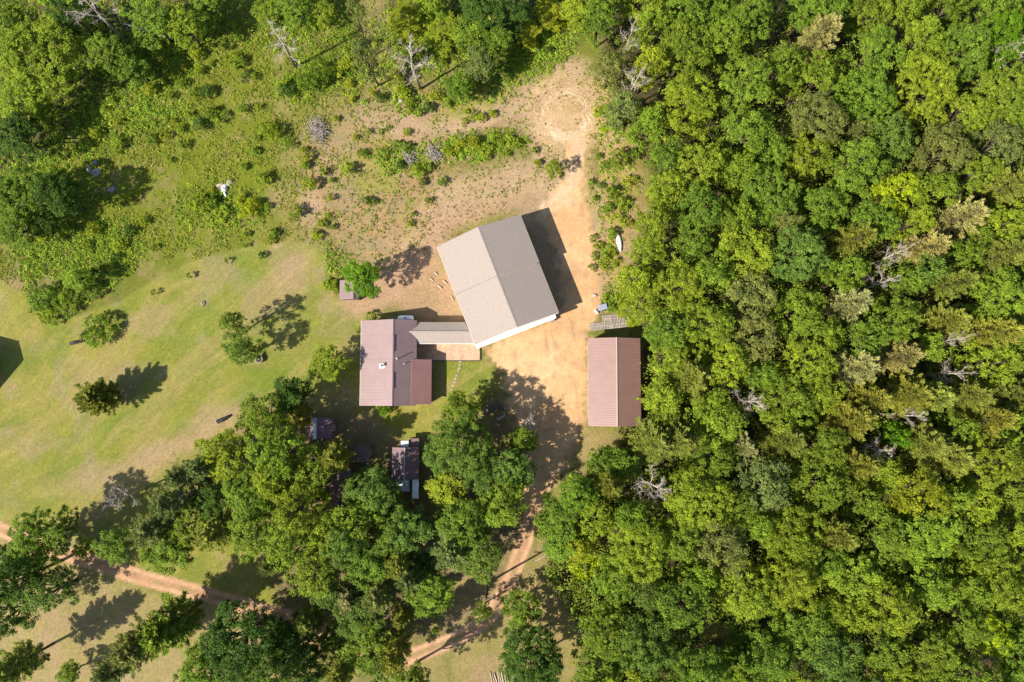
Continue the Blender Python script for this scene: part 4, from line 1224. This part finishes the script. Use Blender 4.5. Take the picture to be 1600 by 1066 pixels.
tree(375, 546, 27, 'sparse', 'blue', 7.5, G3, 'bluish green tree beside the fire barrel, lower of the lawn pair')
tree(150, 622, 31, 'lawnpine', 'olive', 7.0, G3, 'lone round olive pine standing on the open lawn')
tree(865, 262, 13, 'small', 'yellow', 4.2, G3, 'small yellow-green tree at the sandy road bend')
for a in ((405, 652, 40, 'auto', 'mid'), (455, 618, 28, 'auto', 'dark', 9), (350, 712, 42, 'auto', 'bright', 11), (432, 715, 42, 'auto', 'bright'), (485, 735, 38, 'auto', 'mid'), (395, 775, 44, 'auto', 'bright'), (465, 795, 42, 'auto', 'bright'),
          (430, 757, 30, 'auto', 'yellow', 12), (320, 725, 26, 'pine', 'grey', 11), (290, 745, 24, 'pine', 'grey', 10), (335, 775, 34, 'auto', 'dark', 9), (272, 790, 30, 'pine', 'grey', 12), (240, 830, 34, 'pine', 'grey', 11), (300, 818, 32, 'auto', 'mid', 9), (345, 830, 34, 'pine', 'olive', 11),
          (58, 842, 44, 'auto', 'mid', 10.5), (20, 872, 28, 'auto', 'dark', 9), (178, 858, 26, 'auto', 'mid', 7), (128, 855, 16, 'auto', 'bright', 3), (70, 928, 36, 'auto', 'blue', 9), (18, 905, 36, 'auto', 'dark'), (8, 960, 34, 'auto', 'dark', 10), (262, 862, 36, 'auto', 'mid', 9),
          (268, 972, 42, 'pine', 'mid', 13), (230, 1000, 38, 'pine', 'grey', 14), (195, 1035, 30, 'pine', 'grey', 13), (20, 1040, 34, 'pine', 'olive', 12), (105, 1054, 16, 'auto', 'bright', 4),
          (370, 1010, 60, 'auto', 'dark'), (320, 1045, 44, 'auto', 'mid'), (425, 1050, 46, 'auto', 'mid'), (455, 1005, 36, 'auto', 'dark', 9),
          (390, 835, 42, 'auto', 'mid'), (440, 850, 40, 'auto', 'bright'), (505, 835, 38, 'auto', 'bright'), (425, 885, 20, 'pine', 'grey', 10), (490, 895, 38, 'auto', 'bright', 11), (535, 855, 32, 'auto', 'mid'), (485, 975, 24, 'pine', 'olive', 9), (520, 925, 28, 'auto', 'blue', 9),
          (580, 778, 46, 'auto', 'bright', 10), (560, 820, 40, 'auto', 'mid', 11), (618, 818, 30, 'auto', 'mid', 9), (525, 712, 25, 'pine', 'olive', 10), (468, 650, 20, 'pine', 'olive', 9),
          (720, 700, 50, 'auto', 'blue', 12), (725, 642, 30, 'auto', 'mid', 8), (692, 708, 30, 'auto', 'blue', 9), (750, 735, 34, 'auto', 'mid', 10), (695, 765, 28, 'auto', 'bright', 7), (800, 735, 34, 'auto', 'mid', 10), (790, 782, 38, 'auto', 'mid', 11), (817, 690, 22, 'auto', 'bright', 6),
          (722, 825, 42, 'auto', 'mid', 11), (750, 868, 36, 'auto', 'blue', 10), (700, 860, 32, 'pine', 'grey', 11), (640, 830, 36, 'auto', 'blue', 10), (610, 850, 30, 'auto', 'mid', 10), (570, 880, 38, 'auto', 'mid', 10), (620, 880, 26, 'pine', 'olive', 11), (590, 930, 28, 'pine', 'grey', 11), (560, 965, 38, 'auto', 'blue', 9), (545, 935, 26, 'pine', 'pale', 9),
          (645, 905, 26, 'pine', 'grey', 11), (675, 930, 36, 'auto', 'bright', 9), (660, 890, 26, 'auto', 'dark', 8), (632, 965, 18, 'pine', 'olive', 8), (575, 1015, 40, 'auto', 'mid', 9), (615, 1010, 26, 'pine', 'olive', 13), (600, 1045, 26, 'auto', 'mid', 12), (640, 1075, 30, 'auto', 'mid', 12), (535, 1050, 26, 'pine', 'olive', 10), (520, 1000, 22, 'auto', 'dark', 6),
          (812, 952, 28, 'auto', 'mid', 7), (756, 958, 14, 'small', 'mid', 6), (826, 1030, 46, 'auto', 'dark', 11), (855, 1045, 24, 'auto', 'dark', 9), (480, 1045, 30, 'auto', 'dark', 8)):
    a = list(a)
    if a[4] == 'bright' and random.random() < .45: a[4] = 'mid'
    if a[4] == 'mid' and random.random() < .25: a[4] = 'blue'
    tree(*a, group=G2)
tree(190, 772, 28, 'dead', 'bare', 9, G2); tree(302, 770, 22, 'dead', 'bare', 8, G2)
tree(822, 655, 22, 'dead', 'bare', 5, G3, 'low bare grey tree beside the shaded driveway')

# shrubs
for a in ((480, 132, 20, 'mid', 1.6), (507, 116, 20, 'mid', 1.6), (450, 142, 15, 'dark', 1.4), (532, 108, 16, 'yellow'), (425, 208, 20, 'yellow', 1.3), (452, 226, 11, 'mid'), (330, 178, 12, 'mid', 1.4), (305, 148, 12, 'mid'), (285, 130, 11, 'mid'), (375, 95, 13, 'mid'), (385, 118, 11, 'dark'),
          (312, 318, 20, 'yellow', 1.2), (345, 335, 14, 'yellow'), (390, 328, 18, 'lime', 1.2), (376, 310, 10, 'yellow'), (330, 300, 9, 'yellow'), (225, 345, 10, 'yellow'), (478, 258, 9, 'mid'), (503, 350, 9, 'yellow'), (495, 368, 10, 'yellow'), (512, 340, 7, 'yellow'), (430, 365, 10, 'mid'), (410, 398, 7, 'dark'),
          (72, 470, 26, 'mid', 1.0), (112, 468, 24, 'mid', 1.0), (80, 493, 20, 'bright', .8), (150, 455, 18, 'mid', .9), (162, 512, 30, 'bright', 1.0), (140, 525, 14, 'dark', 1.3), (577, 494, 9, 'bright', 1.2), (600, 640, 13, 'emerald', 1.3), (515, 446, 13, 'yellow'), (540, 447, 9, 'yellow', .8), (580, 458, 10, 'dark', .8),
          (295, 431, 5, 'bright', 1.6), (240, 457, 5, 'mid', 1.6), (353, 407, 4.5, 'mid', 1.5), (383, 384, 4.5, 'mid', 1.4), (147, 425, 9, 'dark', 1.5), (180, 402, 8, 'dark', 1.2),
          (735, 178, 11, 'yellow'), (752, 184, 10, 'yellow'), (770, 178, 8, 'yellow'), (725, 190, 7, 'yellow'), (700, 238, 11, 'yellow'), (718, 228, 12, 'yellow'), (740, 222, 13, 'yellow', 1.2), (758, 232, 12, 'yellow'), (775, 220, 12, 'yellow', 1.2), (795, 215, 10, 'yellow'), (808, 226, 10, 'bright'), (760, 245, 8, 'bright'), (790, 240, 8, 'mid'),
          (655, 268, 14, 'yellow', 1.2), (672, 262, 9, 'mid'), (635, 232, 12, 'mid'), (600, 240, 13, 'mid', .8), (620, 225, 8, 'mid'), (660, 285, 8, 'grey'), (690, 285, 9, 'mid'), (565, 240, 9, 'mid'), (840, 255, 8, 'yellow'), (835, 235, 7, 'mid'), (640, 350, 7, 'yellow'), (645, 335, 5, 'mid'),
          (968, 248, 18, 'bright', 1.5), (990, 243, 13, 'mid', 1.3), (948, 258, 9, 'mid'), (935, 245, 7, 'mid'), (925, 285, 7, 'mid'), (938, 290, 8, 'mid'), (955, 300, 13, 'mid', 1.3), (970, 318, 14, 'bright', 1.2), (950, 325, 11, 'mid'), (930, 310, 6, 'mid'), (985, 285, 12, 'yellow'), (965, 340, 10, 'yellow'), (956, 365, 10, 'mid', 1.4), (978, 350, 10, 'yellow'),
          (925, 372, 7, 'mid'), (935, 385, 8, 'yellow'), (945, 402, 9, 'yellow'), (930, 400, 7, 'mid'), (955, 395, 8, 'yellow'), (925, 418, 7, 'mid'), (945, 420, 7, 'yellow'), (962, 410, 8, 'yellow'), (955, 480, 9, 'mid'), (968, 470, 9, 'yellow'), (945, 465, 8, 'yellow'), (975, 455, 9, 'yellow'), (970, 490, 8, 'lime', .7), (985, 505, 9, 'lime', .7),
          (945, 200, 11, 'lime', .5), (935, 175, 9, 'lime', .5), (950, 170, 12, 'bright', 1.2), (960, 195, 14, 'bright', 1.4), (595, 152, 9, 'dark', 1.2), (630, 145, 14, 'yellow', 1.2), (640, 165, 12, 'bright', 1.2), (655, 175, 9, 'bright'), (670, 168, 10, 'dark', 1.1), (680, 150, 13, 'yellow'), (700, 160, 10, 'mid'),
          (915, 880, 30, 'lime', 1.5), (905, 915, 22, 'mid', 1.5), (960, 950, 18, 'lime', .9), (1000, 920, 18, 'yellow', 1.2), (680, 985, 7, 'mid', 1.3),
          (545, 130, 9, 'yellow'), (550, 155, 7, 'yellow'), (525, 185, 7, 'yellow'), (575, 205, 6, 'yellow'), (595, 205, 6, 'mid'), (605, 200, 5, 'mid'), (635, 208, 7, 'yellow'), (555, 215, 6, 'yellow'), (520, 355, 6, 'mid'), (585, 315, 6, 'mid'), (610, 270, 6, 'mid')):
    shrub(*a)

sp_ = []
for _ in range(900):
    if len(sp_) >= 95: break
    px, py = random.uniform(30, 860), random.uniform(20, 400)
    r = random.choice((6, 7, 9, 11, 14))
    X_, Y_ = np.array([px]), np.array([py])
    k = max(float(blob(X_, Y_, 300, 130, 170, 140)[0]), float(blob(X_, Y_, 430, 300, 110, 80)[0]) * .6, float(blob(X_, Y_, 120, 330, 110, 100)[0]), float(blob(X_, Y_, 680, 90, 170, 80)[0]) * .9, float(blob(X_, Y_, 560, 270, 130, 80)[0]) * .35)
    if random.random() > k or inpoly(X_, Y_, LAWN)[0] or inpoly(X_, Y_, YARD)[0] or any(math.hypot(px - a, py - b) < r + c for a, b, c in sp_) or math.hypot(px - 350, py - 292) < 22 or math.hypot(px - 150, py - 265) < 40:
        continue
    sp_.append((px, py, r))
    shrub(px, py, r, random.choice(('mid', 'bright', 'bright', 'yellow', 'yellow', 'dark')), random.uniform(.9, 1.5))

# ------------------------------------------------------------------ the closed forest on the right
GF, GP, GD = 'broadleaf trees of the closed forest', 'pines of the closed forest', 'dead trees of the closed forest'
placed = []
def fput(px, py, r, *a, **k):
    placed.append((px, py, r))
    tree(px, py, r, *a, **k)
for px, py, r, ck in ((1075, 592, 30, 'olive'), (1022, 692, 34, 'olive'), (1060, 690, 26, 'olive'), (1350, 622, 26, 'olive'), (1320, 662, 32, 'olive'), (1412, 612, 30, 'olive'), (1448, 618, 28, 'olive'), (1215, 690, 28, 'olive'),
                      (1445, 690, 34, 'olive'), (1475, 715, 30, 'olive'), (1510, 618, 28, 'olive'), (1578, 622, 26, 'olive'), (1495, 338, 30, 'pale'), (1575, 290, 28, 'olive'), (1440, 385, 24, 'pale'), (1330, 372, 22, 'olive'), (1325, 482, 26, 'pale'), (1470, 500, 28, 'olive'),
                      (1542, 512, 28, 'olive'), (1282, 62, 28, 'pale'), (1302, 832, 26, 'olive'), (1565, 395, 26, 'olive'), (1490, 440, 22, 'olive'), (955, 752, 20, 'olive'), (1160, 700, 22, 'pale'), (1330, 720, 24, 'olive'), (1400, 560, 24, 'pale'), (1540, 660, 26, 'olive')):
    fput(px, py, r * 1.15, 'pine', ck, random.uniform(11, 13.5), GP)
fput(1335, 580, 34, 'pine', 'pale', 12.5, GP, 'broad pale straw pine, the palest in the middle of the forest')
for px, py, r, lab in ((1172, 628, 30, 'wide bare grey tree in the forest east of the long shed'), (1015, 766, 32, 'bare grey tree in the forest south of the long shed'), (1365, 702, 25, 'bare whitish tree among the olive pines'),
                       (1412, 648, 22, 'bare grey tree wedged between two olive pines'), (1395, 402, 22, 'bare grey-brown tree left of a pale pine in the upper forest'), (1478, 588, 22, 'bare tree with curled white limbs north of the olive pines'), (985, 135, 28, 'bare grey tree at the forest edge by the turning circle'),
                       (1482, 537, 20, 'small bare tree close beneath the lower right pines'), (1580, 85, 28, 'tan leafless tree at the upper right edge'), (1365, 452, 24, 'bare brownish tree beside a pale pine, mid forest'), (990, 60, 20, 'bare grey tree at the forest corner near the top edge')):
    fput(px, py, r * random.uniform(.95, 1.15), 'dead', 'bare', random.uniform(11.5, 14), GD, lab)
fput(1405, 302, 32, 'mid', 'lime', 12, GF, 'brightest lime-yellow broadleaf tree in the upper forest')
fput(1572, 55, 44, 'auto', 'emerald', 13, GF); fput(1395, 678, 20, 'auto', 'emerald', 10, GF); fput(1552, 1000, 30, 'auto', 'lime', 9, GF)
for a in ((940, 30, 26, 'mid'), (955, 105, 26, 'grey'), (975, 170, 26, 'grey'), (1012, 200, 26, 'bright'), (1045, 245, 30, 'mid'), (1045, 300, 30, 'bright'), (1022, 345, 26, 'bright'), (1010, 392, 30, 'bright'), (995, 435, 28, 'bright'), (1005, 475, 32, 'bright'),
          (1042, 518, 32, 'mid'), (1046, 562, 30, 'bright'), (1040, 615, 28, 'bright'), (1042, 650, 27, 'mid'), (940, 730, 26, 'mid'), (905, 775, 32, 'mid'), (870, 815, 34, 'mid'), (880, 848, 26, 'mid'), (925, 815, 34, 'bright'), (975, 725, 28, 'mid'), (945, 985, 36, 'mid'), (935, 1040, 38, 'mid'), (960, 905, 34, 'mid'), (900, 850, 24, 'yellow')):
    fput(*a[:3], 'auto', a[3], random.uniform(8.5, 11), GF)
poly = np.array(FOREST, float)
def in_forest(px, py):
    return bool(inpoly(np.array([px]), np.array([py]), FOREST)[0])
placed += [(915, 885, 34), (905, 915, 24), (1225, 186, 14), (1200, 58, 20)]
for r0, tries in ((44, 900), (37, 1800), (30, 3200), (25, 1600)):
    for _ in range(tries):
        px, py = random.uniform(900, 1635), random.uniform(-25, 1095)
        r = r0 * random.uniform(.9, 1.12)
        if not in_forest(px - r * (.85 if 180 < py < 690 else .45), py) or math.hypot(px - 1120, (py - 985) * 1.5) < r + 12:
            continue
        if any((px - q[0]) ** 2 + (py - q[1]) ** 2 < (.74 * (r + q[2])) ** 2 for q in placed):
            continue
        u = random.random()
        warm = py > 760
        ck = 'bright' if u < (.46 if not warm else .38) else 'mid' if u < .82 else 'yellow' if u < .87 else 'blue' if u < .95 else 'grey'
        fput(px, py, r, 'auto', ck, random.uniform(8.5, 10.5) + r * .07, GF)

# ------------------------------------------------------------------ ground cover nobody could count
def cover(name, n, region, dens, palette, rad, leaves_n, ls, hgt, seed, lift=0.0):
    rng = np.random.default_rng(seed)
    px = rng.uniform(region[0], region[2], n); py = rng.uniform(region[1], region[3], n)
    keep = rng.random(n) < dens(px, py)
    px, py = px[keep], py[keep]
    n = len(px)
    u, v = (px - 800) / FPX, (533 - py) / FPX
    t = -CAM_H / (-CT + v * ST)
    cx, cy = u * t, (ST + v * CT) * t
    r = rng.uniform(*rad, n) * rng.choice([.55, 1, 1.7, 2.3], n, p=[.45, .35, .14, .06])
    pick = np.array(palette)[rng.integers(0, len(palette), n)] * rng.uniform(.8, 1.25, (n, 1))
    k = leaves_n
    e = norm(rng.normal(size=(n, k, 3)) + np.array([0, 0, .6]))
    e[..., 2] = np.abs(e[..., 2])
    pos = np.stack([cx, cy, np.zeros(n)], -1)[:, None, :] + e * (r[:, None, None] * rng.uniform(.4, 1.05, (n, k, 1))) * np.array([1, 1, hgt])
    pos[..., 2] += .03 + (rng.random((n, 1)) ** 1.5) * lift
    nn = norm(e * .6 + np.array([0, 0, .6]) + rng.normal(0, .45, (n, k, 3)))
    q = leaves(pos.reshape(-1, 3), nn.reshape(-1, 3), rng.uniform(ls * .7, ls * 1.3, n * k), .6, rng)
    q[..., 2] = np.maximum(q[..., 2], .01)
    tint = np.clip(.45 + rng.normal(0, .12, (n, 1)) + rng.normal(0, .14, (n, k)), 0, 1).reshape(-1)
    tag(link(name, quads_mesh(name, q, M['weed'], tint, np.repeat(pick, k, axis=0))), kind='stuff')
    return n
def lmask(x, y):
    return np.maximum(softpoly(x, y, LAWN, 3), softpoly(x, y, LAWN2, 5))
def open_mask(x, y):
    return (1 - lmask(x, y)) * (1 - softpoly(x, y, YARD, 6)) * sstep(14, 22, pdist(x, y, DRIVE))
BUILT = [[(680, 384), (818, 330), (875, 492), (741, 545)], [(560, 498), (760, 498), (760, 566), (678, 640), (560, 640)], [(915, 488), (1005, 488), (1005, 670), (915, 670)], [(528, 436), (562, 436), (562, 470), (528, 470)]]
def nobuild(x, y):
    k = np.ones(x.shape)
    for b in BUILT: k *= 1 - inpoly(x, y, b)
    return k
def d_thick(x, y):
    d = np.zeros(x.shape)
    for (cx, cy, rx, ry, rot, a) in ((125, 400, 92, 62, -15, 1.0), (60, 395, 40, 60, 0, .9), (75, 490, 34, 22, 0, 1), (250, 100, 110, 60, -35, .55), (150, 190, 120, 60, -25, .6), (230, 170, 70, 40, 0, .6), (340, 325, 70, 36, 0, .6), (860, 45, 85, 42, -38, 1.2), (700, 55, 110, 60, 0, .9), (470, 40, 90, 40, 0, .8), (560, 100, 60, 60, 0, .4), (490, 120, 60, 36, -20, .8),
                              (750, 228, 75, 24, -6, .9), (830, 95, 80, 30, -25, .8), (740, 130, 60, 40, 0, .6), (640, 160, 36, 24, 0, .8), (965, 300, 34, 55, 0, .38), (950, 395, 24, 40, 0, .42), (952, 190, 24, 50, 0, .42), (640, 250, 60, 26, -10, .6), (520, 405, 30, 26, 0, .5), (518, 448, 16, 16, 0, .9), (970, 465, 30, 40, 0, .6), (30, 560, 0.1, .1, 0, 0), (80, 60, 140, 120, 0, .6), (60, 280, 90, 80, 0, .6), (920, 890, 40, 40, 0, .8), (990, 500, 20, 30, 0, .7)):
        d = np.maximum(d, blob(x, y, cx, cy, rx, ry, rot) * a)
    cl = fbm(x / 11.0, y / 11.0, 131, 3, .8)
    return np.clip(d * 1.6 * sstep(.30, .55, cl + d * .15), 0, 1) * open_mask(x, y) * nobuild(x, y)
def d_meadow(x, y):
    m = inpoly(x, y, [(-30, -30), (930, -30), (960, 100), (1000, 280), (985, 500), (930, 480), (850, 300), (700, 320), (640, 400), (520, 470), (500, 380), (-30, 450)])
    cl = fbm(x / 11.0, y / 11.0, 141, 4, .35)
    left = sstep(700, 300, x)
    return m * (1 - .82 * sstep(62, 40, np.hypot(x - 884, y - 182))) * np.clip(sstep(.42, .56, cl) * (.25 + .75 * left) + .04 + .10 * left, 0, 1) * open_mask(x, y) * nobuild(x, y)
n1 = cover('undergrowth', 52000, (-20, -20, 1010, 560), d_thick, [(.18, .28, .022), (.225, .30, .022), (.145, .25, .02), (.115, .20, .018), (.26, .32, .03)], (.22, .46), 18, .20, 1.1, 1)
n2 = cover('meadow_weeds', 46000, (-20, -20, 1010, 560), d_meadow, [(.19, .24, .02), (.24, .24, .035), (.16, .23, .018), (.26, .25, .05), (.12, .18, .016)], (.16, .34), 10, .17, .8, 2)
def d_sparse(x, y):
    m = inpoly(x, y, [(540, 100), (920, 90), (960, 260), (950, 470), (925, 470), (930, 280), (850, 300), (640, 420), (520, 440), (500, 380), (420, 360), (440, 180)])
    yd = sstep(60, 0, np.abs(x - 885)) * sstep(70, 30, np.abs(y - 160)) * .0
    return m * (1 - .82 * sstep(62, 40, np.hypot(x - 884, y - 182))) * .5 * sstep(.40, .58, fbm(x / 11, y / 11, 161, 3, .4)) * (1 - softpoly(x, y, YARD, 6) * .88) * nobuild(x, y)
n3 = cover('dry_tufts', 9000, (400, 80, 1000, 480), d_sparse, [(.11, .11, .025), (.15, .15, .03), (.19, .16, .06), (.075, .08, .025)], (.10, .20), 7, .14, .9, 3)
def d_forest(x, y):
    f = softpoly(x, y, FOREST, 10)
    return f * .5 * nobuild(x, y) * open_mask(x, y)
n4 = cover('forest_undergrowth', 22000, (850, -20, 1620, 1090), d_forest, [(.13, .19, .022), (.16, .22, .022), (.20, .23, .028), (.12, .17, .02)], (.6, 1.2), 30, .25, .8, 4, 6.5)
def d_grove(x, y):
    return softpoly(x, y, [(330, 700), (420, 650), (640, 700), (790, 680), (820, 800), (700, 980), (560, 1000), (440, 930), (330, 800)], 20) * .16 * sstep(.45, .6, fbm(x / 11, y / 11, 151, 3, .5)) * sstep(16, 24, pdist(x, y, DRIVE))
n5 = cover('grove_undergrowth', 8000, (300, 600, 860, 1040), d_grove, [(.08, .10, .02), (.10, .12, .025), (.12, .11, .03)], (.15, .35), 9, .2, .8, 5)
print('cover', n1, n2, n3, n4, n5)

# ------------------------------------------------------------------ labels that single out each tree and shrub by its nearest landmark
LM = [('grey-roofed barn', 775, 440), ('maroon-roofed house', 612, 566), ('long shed', 960, 600), ('sandy turning circle', 884, 182), ('utility pole', 763, 908), ('white boat', 968, 378), ('utility cart', 941, 481),
      ('shed with pale ridge strip', 500, 670), ('dark maroon shed', 633, 722), ('lawn pine', 150, 622), ('tall pale-trunked bare tree', 645, 120), ('heap of cut branches', 498, 205), ('bright white meadow stone', 351, 293),
      ('shaded junk heap', 147, 264), ('upper left corner', 0, 0), ('lower left corner', 0, 1066), ('leafless upper meadow conifer', 430, 58), ('round lawn bush', 163, 512), ('fire barrel', 408, 562), ('pale log pile', 918, 988),
      ('bottom-edge log row', 788, 1062), ('timber hut', 775, 640), ('brown fallen limbs', 1200, 58), ('upper right corner', 1600, 0), ('lower right corner', 1600, 1066), ('brightest lime tree', 1405, 302),
      ('wide bare forest tree', 1172, 628), ('bare tree south of long shed', 1015, 766), ('palest pine', 1335, 580), ('whitish bare tree among pines', 1365, 702), ('small forest grass opening', 1120, 985), ('pale cut forest log', 1238, 182),
      ('turning-circle bare tree', 985, 135), ('track bend at left', 215, 900), ('right edge midpoint', 1600, 533), ('bottom edge under the forest', 1300, 1066), ('meadow twig heap', 678, 243), ('little maroon shed', 545, 453), ('grey slabs at left edge', -90, 300)]
LM = [l for l in LM if l[1] >= 0]
groups = {}
DIRS = ('east', 'northeast', 'north', 'northwest', 'west', 'southwest', 'south', 'southeast')
for o, px, py, ph in LABELQ:
    lm = min(LM, key=lambda l: (l[1] - px) ** 2 + (l[2] - py) ** 2)
    d = DIRS[int(round(math.degrees(math.atan2(lm[2] - py, px - lm[1])) / 45)) % 8]
    groups.setdefault((ph, d, lm[0]), []).append((math.hypot(px - lm[1], py - lm[2]), o))
ORDS = 'second third fourth fifth sixth seventh eighth ninth tenth eleventh twelfth thirteenth fourteenth fifteenth sixteenth'.split()
RANK = ['nearest'] + [w + ' nearest' for w in ORDS]
for (ph, d, l), os_ in groups.items():
    os_.sort(key=lambda q: q[0])
    for k, (_, o) in enumerate(os_):
        o['label'] = f'{ph} {d} of the {l}' if len(os_) == 1 else f'{RANK[k]} {ph} {d} of the {l}'
from collections import Counter
print('names', Counter(o.name.split('.')[0] for o in C.objects if o.parent is None).most_common(14))
